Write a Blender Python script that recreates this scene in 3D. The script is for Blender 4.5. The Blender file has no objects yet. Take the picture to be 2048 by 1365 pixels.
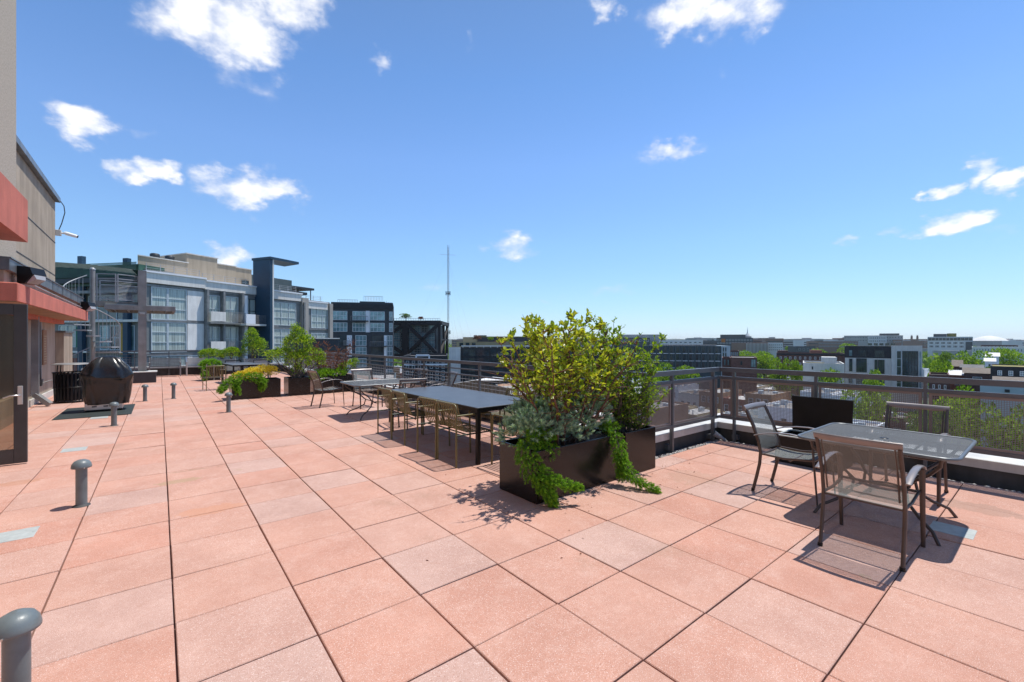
import bpy, bmesh, math, random
import numpy as np
from mathutils import Vector, Matrix, noise as mnoise
R=math.radians; PI=math.pi
random.seed(7); rng=np.random.default_rng(7)
S=bpy.context.scene; COL=S.collection
# ---------------------------------------------------------------- camera frame (world +Y runs along the slab joints)
YAW=R(38.63); SN,CS=math.sin(YAW),math.cos(YAW); F=882.0; H0=682.5; EYE=1.6
def W(l,d,z=0): return (d*SN+l*CS, d*CS-l*SN, z)
def P(u,v,d): return W((u-1024)/F*d, d, EYE-(v-H0)/F*d)
def G(u,v,z=0):
    d=F*(EYE-z)/(v-H0); x,y,_=W((u-1024)/F*d,d); return (x,y,z)
cam=bpy.data.cameras.new('camera'); co=bpy.data.objects.new('camera',cam); COL.objects.link(co)
cam.sensor_width=36; cam.lens=36*F/2048; cam.clip_start=.05; cam.clip_end=20000
co.location=(0,0,EYE); co.rotation_euler=(R(90),0,-YAW); S.camera=co
# ---------------------------------------------------------------- materials
def mat(name,col,rough=.6,metal=0,var=.12,scale=8,bump=.0,bscale=60,spec=.5,col2=None,coat=0):
    m=bpy.data.materials.new(name); m.use_nodes=True; nt=m.node_tree; N=nt.nodes; L=nt.links
    b=N['Principled BSDF']; b.inputs['Roughness'].default_value=rough; b.inputs['Metallic'].default_value=metal
    b.inputs['Specular IOR Level'].default_value=spec
    if coat: b.inputs['Coat Weight'].default_value=coat
    tc=N.new('ShaderNodeTexCoord'); n=N.new('ShaderNodeTexNoise'); n.inputs['Scale'].default_value=scale; n.inputs['Detail'].default_value=6
    L.new(tc.outputs['Object'],n.inputs['Vector'])
    r=N.new('ShaderNodeValToRGB'); r.color_ramp.elements[0].position=.3; r.color_ramp.elements[1].position=.7
    c2=col2 if col2 else [min(1,c*(1+var)) for c in col]
    r.color_ramp.elements[0].color=(*[c*(1-var) for c in col],1); r.color_ramp.elements[1].color=(*c2,1)
    L.new(n.outputs['Fac'],r.inputs['Fac']); L.new(r.outputs['Color'],b.inputs['Base Color'])
    if bump:
        n2=N.new('ShaderNodeTexNoise'); n2.inputs['Scale'].default_value=bscale; n2.inputs['Detail'].default_value=4
        L.new(tc.outputs['Object'],n2.inputs['Vector'])
        bp=N.new('ShaderNodeBump'); bp.inputs['Strength'].default_value=bump; bp.inputs['Distance'].default_value=.01
        L.new(n2.outputs['Fac'],bp.inputs['Height']); L.new(bp.outputs['Normal'],b.inputs['Normal'])
    return m
def nt_of(m): return m.node_tree, m.node_tree.nodes, m.node_tree.links, m.node_tree.nodes['Principled BSDF']
def leafmat(name,cols,trans=.35,rough=.45,spec=.4):
    m=bpy.data.materials.new(name); m.use_nodes=True; nt,N,L,b=nt_of(m)
    a=N.new('ShaderNodeAttribute'); a.attribute_name='rnd'
    r=N.new('ShaderNodeValToRGB'); e=r.color_ramp.elements
    for i,c in enumerate(cols):
        p=i/(len(cols)-1)
        x=e[i] if i<1 else (e[-1] if i==len(cols)-1 else e.new(p)); x.position=p; x.color=(*c,1)
    L.new(a.outputs['Fac'],r.inputs['Fac']); L.new(r.outputs['Color'],b.inputs['Base Color'])
    b.inputs['Roughness'].default_value=rough; b.inputs['Specular IOR Level'].default_value=spec
    t=N.new('ShaderNodeBsdfTranslucent'); mx=N.new('ShaderNodeMixRGB'); mx.blend_type='MULTIPLY'; mx.inputs[0].default_value=1
    mx.inputs[2].default_value=(1.5,1.5,.5,1); L.new(r.outputs['Color'],mx.inputs[1]); L.new(mx.outputs[0],t.inputs['Color'])
    s=N.new('ShaderNodeMixShader'); s.inputs[0].default_value=trans
    L.new(b.outputs[0],s.inputs[1]); L.new(t.outputs[0],s.inputs[2]); L.new(s.outputs[0],N['Material Output'].inputs['Surface'])
    return m
def glassmat(name,col,rough=.08,curtain=None,metal=.0):
    """window glass seen from outside: a dark mirror-like pane, optionally with pale curtain folds behind it"""
    m=bpy.data.materials.new(name); m.use_nodes=True; nt,N,L,b=nt_of(m)
    tc=N.new('ShaderNodeTexCoord'); n=N.new('ShaderNodeTexNoise'); n.inputs['Scale'].default_value=.45; n.inputs['Detail'].default_value=2
    L.new(tc.outputs['Object'],n.inputs['Vector'])
    r=N.new('ShaderNodeValToRGB'); r.color_ramp.elements[0].position=.35; r.color_ramp.elements[1].position=.65
    r.color_ramp.elements[0].color=(*[c*.55 for c in col],1); r.color_ramp.elements[1].color=(*[c*1.3 for c in col],1)
    L.new(n.outputs['Fac'],r.inputs['Fac']); out=r.outputs['Color']
    if curtain:
        mp=N.new('ShaderNodeMapping'); mp.inputs['Scale'].default_value=(7,7,.25); L.new(tc.outputs['Object'],mp.inputs['Vector'])
        w=N.new('ShaderNodeTexNoise'); w.inputs['Scale'].default_value=1.6; w.inputs['Detail'].default_value=3; L.new(mp.outputs[0],w.inputs['Vector'])
        r2=N.new('ShaderNodeValToRGB'); r2.color_ramp.elements[0].position=.35; r2.color_ramp.elements[1].position=.62
        r2.color_ramp.elements[0].color=(*[c*.45 for c in curtain],1); r2.color_ramp.elements[1].color=(*curtain,1)
        L.new(w.outputs['Fac'],r2.inputs['Fac'])
        mx=N.new('ShaderNodeMixRGB'); mx.inputs[0].default_value=.75; L.new(out,mx.inputs[1]); L.new(r2.outputs['Color'],mx.inputs[2]); out=mx.outputs[0]
    L.new(out,b.inputs['Base Color']); b.inputs['Roughness'].default_value=rough; b.inputs['Specular IOR Level'].default_value=.9
    b.inputs['Metallic'].default_value=metal
    return m
def meshmat(name,col,pitch,openf,rough=.5,diag=False):
    """woven metal or sling: opaque strands with real see-through holes on UV laid out in metres"""
    m=bpy.data.materials.new(name); m.use_nodes=True; nt,N,L,b=nt_of(m)
    b.inputs['Base Color'].default_value=(*col,1); b.inputs['Roughness'].default_value=rough
    uv=N.new('ShaderNodeUVMap'); sp=N.new('ShaderNodeSeparateXYZ'); mp=N.new('ShaderNodeMapping'); mp.inputs['Scale'].default_value=(PI/pitch,)*3
    if diag: mp.inputs['Rotation'].default_value=(0,0,R(40))
    L.new(uv.outputs[0],mp.inputs['Vector']); L.new(mp.outputs[0],sp.inputs[0])
    def op(o,a,bb=None):
        x=N.new('ShaderNodeMath'); x.operation=o
        for i,q in enumerate((a,bb)):
            if q is None: continue
            if isinstance(q,(int,float)): x.inputs[i].default_value=q
            else: L.new(q,x.inputs[i])
        return x.outputs[0]
    sx=op('ABSOLUTE',op('SINE',sp.outputs[0])); sy=op('ABSOLUTE',op('SINE',sp.outputs[1]))
    t=math.sin(PI/2*(1-math.sqrt(openf)))
    hole=op('MULTIPLY',op('GREATER_THAN',sx,t),op('GREATER_THAN',sy,t))
    tr=N.new('ShaderNodeBsdfTransparent'); s=N.new('ShaderNodeMixShader'); L.new(hole,s.inputs[0]); L.new(b.outputs[0],s.inputs[1]); L.new(tr.outputs[0],s.inputs[2])
    L.new(s.outputs[0],N['Material Output'].inputs['Surface'])
    return m
def streaks(m,amt=.25,sc=2.2):
    nt,N,L,b=nt_of(m); src=b.inputs['Base Color'].links[0].from_socket; tc=N.new('ShaderNodeTexCoord'); mp=N.new('ShaderNodeMapping'); mp.inputs['Scale'].default_value=(sc,sc,sc*.09)
    L.new(tc.outputs['Object'],mp.inputs['Vector']); n=N.new('ShaderNodeTexNoise'); n.inputs['Scale'].default_value=1.5; n.inputs['Detail'].default_value=7; n.inputs['Roughness'].default_value=.65; L.new(mp.outputs[0],n.inputs['Vector'])
    r=N.new('ShaderNodeValToRGB'); r.color_ramp.elements[0].position=.42; r.color_ramp.elements[1].position=.62; r.color_ramp.elements[0].color=(1,1,1,1); r.color_ramp.elements[1].color=(1-amt,1-amt*1.05,1-amt*1.1,1)
    x=N.new('ShaderNodeMixRGB'); x.blend_type='MULTIPLY'; x.inputs[0].default_value=1; L.new(n.outputs['Fac'],r.inputs['Fac']); L.new(src,x.inputs[1]); L.new(r.outputs[0],x.inputs[2]); L.new(x.outputs[0],b.inputs['Base Color'])
M={}
M['slab_under']=mat('joint_bed',(.26,.15,.11),.95,bump=.3)
M['rail']=mat('grey_rail_paint',(.125,.132,.14),.42,.15,var=.12,scale=5,bump=.05,bscale=90)
M['railmesh']=mat('bronze_mesh',(.27,.225,.205),.5,.2,var=.1)
M['coping']=mat('pale_coping_metal',(.62,.61,.57),.5,.0,var=.14,scale=3,bump=.1,bscale=30)
M['pbase']=mat('dark_membrane',(.06,.06,.06),.7,var=.3,scale=4,bump=.3,bscale=20)
M['stucco']=mat('tan_stucco',(.40,.33,.25),.9,var=.13,scale=1.3,bump=.5,bscale=70)
M['stucco_r']=mat('rough_tan_stucco',(.42,.36,.29),.95,var=.2,scale=30,bump=1.0,bscale=45)
M['red']=mat('coral_red_stucco',(.56,.165,.115),.85,var=.12,scale=2.2,bump=.6,bscale=60)
M['fascia']=mat('zinc_fascia',(.22,.24,.255),.38,.5,var=.15,scale=4)
M['darkmetal']=mat('dark_metal_paint',(.045,.045,.05),.45,.2,var=.15)
M['doorframe']=mat('door_bronze',(.052,.05,.05),.42,.2,var=.1)
M['black']=mat('satin_black',(.010,.010,.011),.38,var=.2,spec=.28)
M['planter']=mat('planter_black',(.012,.010,.009),.22,var=.35,scale=5,bump=.03,bscale=8,spec=.42)
M['soil']=mat('soil',(.05,.032,.02),.95,var=.4,scale=30,bump=.8,bscale=40)
M['vent']=mat('vent_grey',(.14,.165,.17),.38,var=.2,scale=9,bump=.08,bscale=70)
M['steel']=mat('galvanised_steel',(.34,.355,.37),.45,.2,var=.12)
M['steeld']=mat('weathered_steel_grey',(.27,.27,.265),.55,.3,var=.2,scale=3)
M['silver']=mat('brushed_silver',(.55,.54,.53),.3,.8,var=.08)
M['chairframe']=mat('taupe_powdercoat',(.085,.062,.052),.38,.25,var=.12)
M['chairarm']=mat('arm_powdercoat',(.25,.22,.21),.33,.3,var=.1)
M['sling']=meshmat('taupe_sling_mesh',(.22,.235,.22),.0075,.46,diag=True)
M['slingd']=meshmat('dark_sling_mesh',(.06,.055,.05),.0075,.55,diag=True)
M['ttop']=meshmat('steel_mesh_tabletop',(.10,.108,.112),.0085,.30,rough=.75)
M['trim']=mat('table_rim',(.16,.17,.175),.35,.4,var=.1)
M['olive']=mat('olive_powdercoat',(.16,.132,.052),.4,.1,var=.1,spec=.6)
M['oliveg']=mat('deep_green_seat',(.035,.05,.035),.4,.1,var=.1)
M['dtop']=mat('anthracite_tabletop',(.075,.085,.098),.42,var=.12,scale=6,spec=.6)
M['cover']=mat('vinyl_cover',(.010,.0105,.011),.27,var=.25,bump=.5,bscale=9,spec=.6)
M['rubber']=mat('rubber_mat',(.022,.032,.03),.7,var=.15,bump=.3)
M['plate']=mat('flush_plate',(.42,.45,.43),.5,.05,var=.12,scale=20)
M['bark']=mat('reddish_bark',(.15,.07,.045),.8,var=.35,scale=40,bump=.4)
M['barkg']=mat('grey_bark',(.12,.095,.075),.85,var=.3,scale=20,bump=.4)
M['white']=mat('white_panel',(.84,.85,.87),.6,var=.06,scale=.8)
M['whiteb']=mat('white_brick',(.90,.87,.82),.8,var=.08,scale=1.2,bump=.2,bscale=14)
M['agrey']=mat('facade_grey',(.22,.225,.215),.6,var=.1,scale=.8)
M['agreyl']=mat('facade_light_grey',(.80,.77,.71),.65,var=.07,scale=.7)
M['beige']=mat('penthouse_beige',(.42,.345,.255),.85,var=.06,scale=.5)
M['beigep']=mat('pier_beige',(.40,.37,.33),.8,var=.08,scale=.7)
M['blue']=mat('tower_blue',(.012,.050,.092),.5,var=.12,scale=1)
M['char']=mat('charcoal_cladding',(.032,.038,.046),.6,var=.15,scale=1)
M['charb']=mat('black_brick',(.022,.024,.028),.7,var=.2,scale=2,bump=.2,bscale=10)
M['iron']=mat('oxide_black_steel',(.022,.016,.016),.6,var=.2)
M['teal']=mat('slate_green_panel',(.06,.085,.09),.6,var=.12,scale=.6)
M['brick']=mat('red_brick',(.28,.11,.075),.85,var=.18,scale=1.5,bump=.3,bscale=12)
M['brickd']=mat('dark_brick',(.12,.062,.05),.85,var=.2,scale=1.5,bump=.3,bscale=12)
M['brickt']=mat('tan_brick',(.33,.19,.11),.85,var=.15,scale=1.5,bump=.3,bscale=12)
M['stone']=mat('pale_stone',(.62,.61,.57),.8,var=.08,scale=.6)
M['tan']=mat('sand_render',(.42,.34,.2),.85,var=.08,scale=.6)
M['roofw']=mat('white_roof_membrane',(.66,.65,.63),.7,var=.1,scale=.5)
M['roofg']=mat('grey_roof_membrane',(.27,.26,.25),.85,var=.2,scale=.5)
M['roofd']=mat('dark_roof_membrane',(.14,.135,.13),.9,var=.25,scale=.6)
M['shingle']=mat('brown_shingle',(.17,.14,.11),.9,var=.2,scale=2,bump=.4,bscale=10)
M['sedum']=mat('sedum_roof',(.22,.25,.07),.95,var=.3,scale=.7,bump=.5,bscale=4,col2=(.34,.25,.09))
M['green']=mat('green_panel',(.03,.16,.09),.55,var=.1)
M['glouv']=mat('green_louvre',(.03,.09,.06),.5,var=.3,scale=1.2)
M['yellow']=mat('ochre_panel',(.48,.28,.02),.6,var=.08)
M['pblue']=mat('pale_blue_siding',(.38,.46,.5),.7,var=.06,scale=.6)
M['farb']=mat('far_concrete',(.40,.39,.37),.8,var=.15,scale=.05)
M['farbr']=mat('far_brick',(.28,.18,.14),.85,var=.15,scale=.05)
M['fard']=mat('far_dark',(.09,.10,.105),.7,var=.2,scale=.05)
M['farw']=mat('far_white',(.66,.66,.65),.8,var=.1,scale=.05)
M['orange']=mat('orange_panel',(.5,.16,.03),.7)
M['g_cur']=glassmat('curtained_window_glass',(.11,.16,.15),.12,curtain=(.66,.74,.68))
M['g_blu']=glassmat('blue_green_window_glass',(.2,.33,.36),.08,metal=.2)
M['g_drk']=glassmat('dark_window_glass',(.05,.072,.08),.07,metal=.15)
M['g_far']=glassmat('distant_window_glass',(.035,.05,.06),.2)
M['frame']=mat('window_frame_light',(.55,.6,.62),.5,.2,var=.05)
M['framed']=mat('window_frame_dark',(.03,.035,.04),.5,.1,var=.05)
M['asphalt']=mat('asphalt',(.055,.055,.057),.9,var=.2,scale=.2)
M['walk']=mat('concrete_walk',(.3,.29,.27),.9,var=.1,scale=.3)
M['pebble']=mat('pebbles',(.36,.34,.32),.8,var=.5,scale=14)
M['lamp']=mat('lamp_lens',(.34,.34,.35),.2,var=.05)
M['clay']=mat('terracotta',(.4,.14,.06),.8)
M['hill']=mat('hill_green',(.035,.06,.035),.95,var=.3,scale=.004)
M['paper']=mat('paper_white',(.6,.6,.56),.8,var=.05)
M['car_w']=mat('car_white',(.7,.7,.7),.25,var=.02,coat=.5); M['car_g']=mat('car_grey',(.12,.125,.13),.25,.3,var=.02,coat=.5)
M['car_b']=mat('car_blue',(.03,.07,.16),.25,.2,var=.02,coat=.5); M['car_r']=mat('car_red',(.3,.02,.015),.25,.1,var=.02,coat=.5)
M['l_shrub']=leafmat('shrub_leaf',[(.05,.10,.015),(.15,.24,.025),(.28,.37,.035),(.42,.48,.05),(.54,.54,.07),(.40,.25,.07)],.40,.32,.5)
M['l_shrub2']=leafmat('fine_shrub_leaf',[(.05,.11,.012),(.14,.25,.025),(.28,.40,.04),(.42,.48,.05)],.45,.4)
M['l_lime']=leafmat('lime_leaf',[(.03,.08,.012),(.12,.24,.02),(.27,.42,.035),(.42,.50,.05)],.42,.4)
M['l_spruce']=leafmat('blue_spruce_needle',[(.05,.09,.07),(.18,.30,.23),(.38,.54,.43),(.60,.72,.60)],.25,.6,.25)
M['l_jun']=leafmat('bright_juniper_needle',[(.03,.09,.01),(.13,.30,.018),(.30,.52,.03)],.3,.55,.3)
M['l_gold']=leafmat('golden_leaf',[(.50,.38,.03),(.74,.60,.06),(.85,.72,.12)],.3,.5)
M['l_dead']=leafmat('dead_leaf',[(.16,.06,.035),(.24,.09,.05),(.3,.15,.08)],.15,.7,.2)
M['l_tree']=leafmat('tree_leaf',[(.06,.13,.015),(.15,.27,.025),(.26,.40,.035),(.34,.46,.05)],.38,.6,.25)
M['l_treed']=leafmat('dark_tree_leaf',[(.07,.13,.03),(.14,.23,.04),(.22,.33,.055)],.35,.6,.25)
M['l_maple']=leafmat('red_maple_leaf',[(.10,.03,.025),(.18,.06,.04),(.22,.11,.06)],.2,.6,.25)
# deck slab material: salmon concrete, per-slab tint, exposed aggregate, a few stains
def slabmat():
    m=bpy.data.materials.new('salmon_concrete_slab'); m.use_nodes=True; nt,N,L,b=nt_of(m)
    tc=N.new('ShaderNodeTexCoord'); a=N.new('ShaderNodeAttribute'); a.attribute_name='rnd'
    r=N.new('ShaderNodeValToRGB'); e=r.color_ramp.elements
    e[0].position=0; e[0].color=(0.535,0.344,0.280,1); e[1].position=1; e[1].color=(0.554,0.260,0.180,1)
    for p,c in ((.15,(0.544,0.330,0.261,1)),(.35,(0.559,0.307,0.226,1)),(.7,(0.559,0.288,0.207,1))):
        x=e.new(p); x.color=c
    L.new(a.outputs['Fac'],r.inputs['Fac'])
    def nz(s,d=4,ro=.5):
        n=N.new('ShaderNodeTexNoise'); n.inputs['Scale'].default_value=s; n.inputs['Detail'].default_value=d; n.inputs['Roughness'].default_value=ro
        L.new(tc.outputs['Object'],n.inputs['Vector']); return n.outputs['Fac']
    def ramp(f,p0,c0,p1,c1):
        x=N.new('ShaderNodeValToRGB'); x.color_ramp.elements[0].position=p0; x.color_ramp.elements[1].position=p1
        x.color_ramp.elements[0].color=(*c0,1); x.color_ramp.elements[1].color=(*c1,1); L.new(f,x.inputs['Fac']); return x.outputs['Color']
    def mix(t,f,c1,c2):
        x=N.new('ShaderNodeMixRGB'); x.blend_type=t
        if isinstance(f,float): x.inputs[0].default_value=f
        else: L.new(f,x.inputs[0])
        for i,c in ((1,c1),(2,c2)):
            if isinstance(c,tuple): x.inputs[i].default_value=c
            else: L.new(c,x.inputs[i])
        return x.outputs[0]
    c=mix('MULTIPLY',1.0,r.outputs['Color'],ramp(nz(1.4,5),.3,(.80,.79,.80),.7,(.97,1.01,1.04)))
    c=mix('MIX',ramp(nz(5,6,.65),.48,(0,0,0),.72,(.4,.4,.4)),c,(.60,.40,.33,1))
    c=mix('MIX',ramp(nz(230,2),.60,(0,0,0),.68,(.6,.6,.6)),c,(.86,.76,.70,1))
    c=mix('MIX',ramp(nz(110,3,.6),.64,(0,0,0),.71,(.55,.55,.55)),c,(.84,.74,.67,1))
    c=mix('MULTIPLY',1.0,c,ramp(nz(28,5,.75),.32,(.93,.91,.90),.66,(1.04,1.045,1.05)))
    c=mix('MIX',ramp(nz(120,2),.63,(0,0,0),.70,(.6,.6,.6)),c,(.27,.11,.07,1))
    c=mix('MIX',ramp(nz(9,6,.7),.60,(0,0,0),.70,(.35,.35,.35)),c,(.40,.22,.15,1))
    c=mix('MIX',ramp(nz(.75,8,.7),.585,(0,0,0),.68,(.42,.42,.42)),c,(.33,.20,.14,1))
    # rings and drips with a shape of their own
    v=N.new('ShaderNodeTexVoronoi'); v.feature='F1'; v.inputs['Scale'].default_value=.9; v.inputs['Randomness'].default_value=1
    wv=N.new('ShaderNodeVectorMath'); wv.operation='ADD'; nn=N.new('ShaderNodeTexNoise'); nn.inputs['Scale'].default_value=14; L.new(tc.outputs['Object'],nn.inputs['Vector'])
    sc=N.new('ShaderNodeVectorMath'); sc.operation='SCALE'; sc.inputs['Scale'].default_value=.12; L.new(nn.outputs['Color'],sc.inputs[0])
    L.new(tc.outputs['Object'],wv.inputs[0]); L.new(sc.outputs[0],wv.inputs[1]); L.new(wv.outputs[0],v.inputs['Vector'])
    rr=N.new('ShaderNodeValToRGB'); q=rr.color_ramp.elements; q[0].position=.028; q[0].color=(.15,.15,.15,1); q[1].position=.05; q[1].color=(0,0,0,1)
    x=q.new(.036); x.color=(.75,.75,.75,1); L.new(v.outputs['Distance'],rr.inputs['Fac'])
    c=mix('MIX',rr.outputs['Color'],c,(.42,.30,.2,1))
    for (u_,v_,sx_,sy_,col_,am) in ((372,958,.42,.16,(.40,.27,.17,1),.75),(400,936,.45,.05,(.30,.20,.13,1),.6),(440,1012,.5,.22,(.52,.25,.15,1),.55),(1940,1010,.35,.5,(.30,.20,.15,1),.45),(1380,950,.5,.5,(.38,.24,.17,1),.35),(60,960,.4,.2,(.45,.22,.13,1),.5)):
        px_,py_,_=G(u_,v_); mp=N.new('ShaderNodeMapping'); mp.vector_type='TEXTURE'; mp.inputs['Location'].default_value=(px_,py_,0); mp.inputs['Scale'].default_value=(sx_,sy_,1)
        L.new(wv.outputs[0],mp.inputs['Vector']); ln_=N.new('ShaderNodeVectorMath'); ln_.operation='LENGTH'; L.new(mp.outputs[0],ln_.inputs[0])
        ad=N.new('ShaderNodeMath'); ad.operation='ADD'; L.new(ln_.outputs['Value'],ad.inputs[0]); sc2=N.new('ShaderNodeMath'); sc2.operation='MULTIPLY'; sc2.inputs[1].default_value=.9; L.new(nz(6,5,.6),sc2.inputs[0]); L.new(sc2.outputs[0],ad.inputs[1])
        c=mix('MIX',ramp(ad.outputs[0],.98,(am,am,am),1.10 if am>.5 else 1.35,(0,0,0)),c,col_)
    L.new(c,b.inputs['Base Color']); b.inputs['Roughness'].default_value=.88; b.inputs['Specular IOR Level'].default_value=.3
    bp=N.new('ShaderNodeBump'); bp.inputs['Strength'].default_value=.5; bp.inputs['Distance'].default_value=.003
    L.new(nz(230,3),bp.inputs['Height']); L.new(bp.outputs['Normal'],b.inputs['Normal'])
    return m
M['slab']=slabmat()
for k_,a_ in (('stucco',.22),('red',.16),('fascia',.3),('coping',.15),('whiteb',.12),('agreyl',.12),('beige',.15),('stone',.12),('steeld',.2),('pbase',.3)): streaks(M[k_],a_)
# ---------------------------------------------------------------- mesh builder
class MB:
    def __init__(s): s.v=[]; s.f=[]; s.mi=[]; s.uv={}; s.sm=[]; s.rnd=None
    def add(s,vs,fs,mi=0,smooth=False,uvs=None):
        o=len(s.v); s.v+= [tuple(p) for p in vs]
        for k,f in enumerate(fs):
            if uvs: s.uv[len(s.f)]=uvs[k]
            s.f.append(tuple(i+o for i in f)); s.mi.append(mi); s.sm.append(smooth)
        return s
    def box(s,x0,x1,y0,y1,z0,z1,mi=0):
        v=[(x,y,z) for z in (z0,z1) for y in (y0,y1) for x in (x0,x1)]
        return s.add(v,[(0,2,3,1),(4,5,7,6),(0,1,5,4),(2,6,7,3),(0,4,6,2),(1,3,7,5)],mi)
    def bbox(s,x0,x1,y0,y1,z0,z1,b=.01,mi=0):
        """box with chamfered vertical and top edges"""
        def ring(i,z): return [(x0+i+b,y0+i,z),(x1-i-b,y0+i,z),(x1-i,y0+i+b,z),(x1-i,y1-i-b,z),(x1-i-b,y1-i,z),(x0+i+b,y1-i,z),(x0+i,y1-i-b,z),(x0+i,y0+i+b,z)]
        v=ring(0,z0)+ring(0,z1-b)+ring(b,z1); fs=[tuple(range(7,-1,-1)),tuple(range(16,24))]
        for k in range(2):
            for i in range(8): j=(i+1)%8; fs.append((k*8+i,k*8+j,k*8+8+j,k*8+8+i))
        return s.add(v,fs,mi)
    def prism(s,pts,z0,z1,mi=0):
        n=len(pts); v=[(p[0],p[1],z0) for p in pts]+[(p[0],p[1],z1) for p in pts]
        return s.add(v,[tuple(range(n-1,-1,-1)),tuple(range(n,2*n))]+[(i,(i+1)%n,n+(i+1)%n,n+i) for i in range(n)],mi)
    def bar(s,a,b,w,h,mi=0,up=(0,0,1)):
        """rectangular bar between points, w across, h along 'up'"""
        a=Vector(a); b=Vector(b); t=(b-a).normalized(); u=Vector(up)
        if abs(t.dot(u))>.98: u=Vector((1,0,0))
        r=t.cross(u).normalized(); u=r.cross(t).normalized()
        v=[p+r*(w/2*i)+u*(h/2*j) for p in (a,b) for i,j in ((-1,-1),(1,-1),(1,1),(-1,1))]
        return s.add(v,[(0,1,2,3),(7,6,5,4),(0,4,5,1),(1,5,6,2),(2,6,7,3),(3,7,4,0)],mi)
    def tube(s,pts,r,n=8,mi=0,flat=1.0,up=None,caps=True):
        pts=[Vector(p) for p in pts]; m=len(pts); rs=r if isinstance(r,(list,tuple)) else [r]*m
        v=[]; pr=None
        for i,p in enumerate(pts):
            t=((pts[min(i+1,m-1)]-pts[max(i-1,0)])).normalized()
            if up is not None: ref=Vector(up)
            else: ref=pr if pr is not None else (Vector((0,0,1)) if abs(t.z)<.9 else Vector((1,0,0)))
            a=t.cross(ref)
            if a.length<1e-4: a=t.cross(Vector((0,1,0.1)))
            a.normalize(); c=a.cross(t).normalized(); pr=c
            for k in range(n):
                th=2*PI*k/n; v.append(p+a*(math.cos(th)*rs[i])+c*(math.sin(th)*rs[i]*flat))
        fs=[(i*n+k,i*n+(k+1)%n,(i+1)*n+(k+1)%n,(i+1)*n+k) for i in range(m-1) for k in range(n)]
        s.add(v,fs,mi,True)
        if caps: s.add(v[:n],[tuple(range(n-1,-1,-1))],mi); s.add(v[-n:],[tuple(range(n))],mi)
        return s
    def lathe(s,prof,c=(0,0,0),n=24,mi=0,sx=1,sy=1):
        v=[(c[0]+r*math.cos(2*PI*k/n)*sx,c[1]+r*math.sin(2*PI*k/n)*sy,c[2]+z) for r,z in prof for k in range(n)]
        m=len(prof); fs=[(i*n+k,i*n+(k+1)%n,(i+1)*n+(k+1)%n,(i+1)*n+k) for i in range(m-1) for k in range(n)]
        return s.add(v,fs,mi,True)
    def sheet(s,rows,mi=0,uvm=None,smooth=True):
        """grid of points; uvm=(width per column step list, per row) optional metres UV"""
        m=len(rows); n=len(rows[0]); v=[p for r in rows for p in r]; fs=[];uvs=[]
        vv=[0]; 
        for i in range(1,m): vv.append(vv[-1]+(Vector(rows[i][0])-Vector(rows[i-1][0])).length)
        uu=[0]
        for j in range(1,n): uu.append(uu[-1]+(Vector(rows[0][j])-Vector(rows[0][j-1])).length)
        for i in range(m-1):
            for j in range(n-1):
                fs.append((i*n+j,i*n+j+1,(i+1)*n+j+1,(i+1)*n+j))
                uvs.append([(uu[j],vv[i]),(uu[j+1],vv[i]),(uu[j+1],vv[i+1]),(uu[j],vv[i+1])])
        return s.add(v,fs,mi,smooth,uvs)
    def build(s,name,mats,parent=None,loc=None):
        me=bpy.data.meshes.new(name); me.from_pydata(s.v,[],s.f)
        if not isinstance(mats,(list,tuple)): mats=[mats]
        for m in mats: me.materials.append(M[m] if isinstance(m,str) else m)
        me.polygons.foreach_set('material_index',s.mi); me.polygons.foreach_set('use_smooth',s.sm)
        if s.uv:
            ul=me.uv_layers.new(name='UVMap')
            for fi,q in s.uv.items():
                for k,li in enumerate(me.polygons[fi].loop_indices): ul.data[li].uv=q[k]
        if s.rnd is not None:
            a=me.attributes.new('rnd','FLOAT','FACE'); a.data.foreach_set('value',np.asarray(s.rnd,dtype=np.float32))
        me.update(); o=bpy.data.objects.new(name,me); COL.objects.link(o)
        if parent: o.parent=parent
        if loc: o.location=loc
        return o
def tag(o,label=None,cat=None,group=None,kind=None):
    if label: o['label']=label
    if cat: o['category']=cat
    if group: o['group']=group
    if kind: o['kind']=kind
    return o
def empty(name,loc=(0,0,0),rz=0,label=None,cat=None,group=None):
    o=bpy.data.objects.new(name,None); COL.objects.link(o); o.location=loc; o.rotation_euler=(0,0,rz); o.empty_display_size=.2
    return tag(o,label,cat,group)
KIDS={}
def children(o): return [c for c in bpy.data.objects if c.parent==o]
def copy_tree(o,parent=None):
    c=o.copy(); COL.objects.link(c)
    if parent: c.parent=parent
    for ch in children(o): copy_tree(ch,c)
    return c
def place(proto,i,loc,rz,label,group=None,sc=1):
    o=proto if i==0 else copy_tree(proto)
    o.location=loc; o.rotation_euler=(0,0,rz); o.scale=(sc,)*3 if not isinstance(sc,tuple) else sc
    return tag(o,label,None,group)
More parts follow.
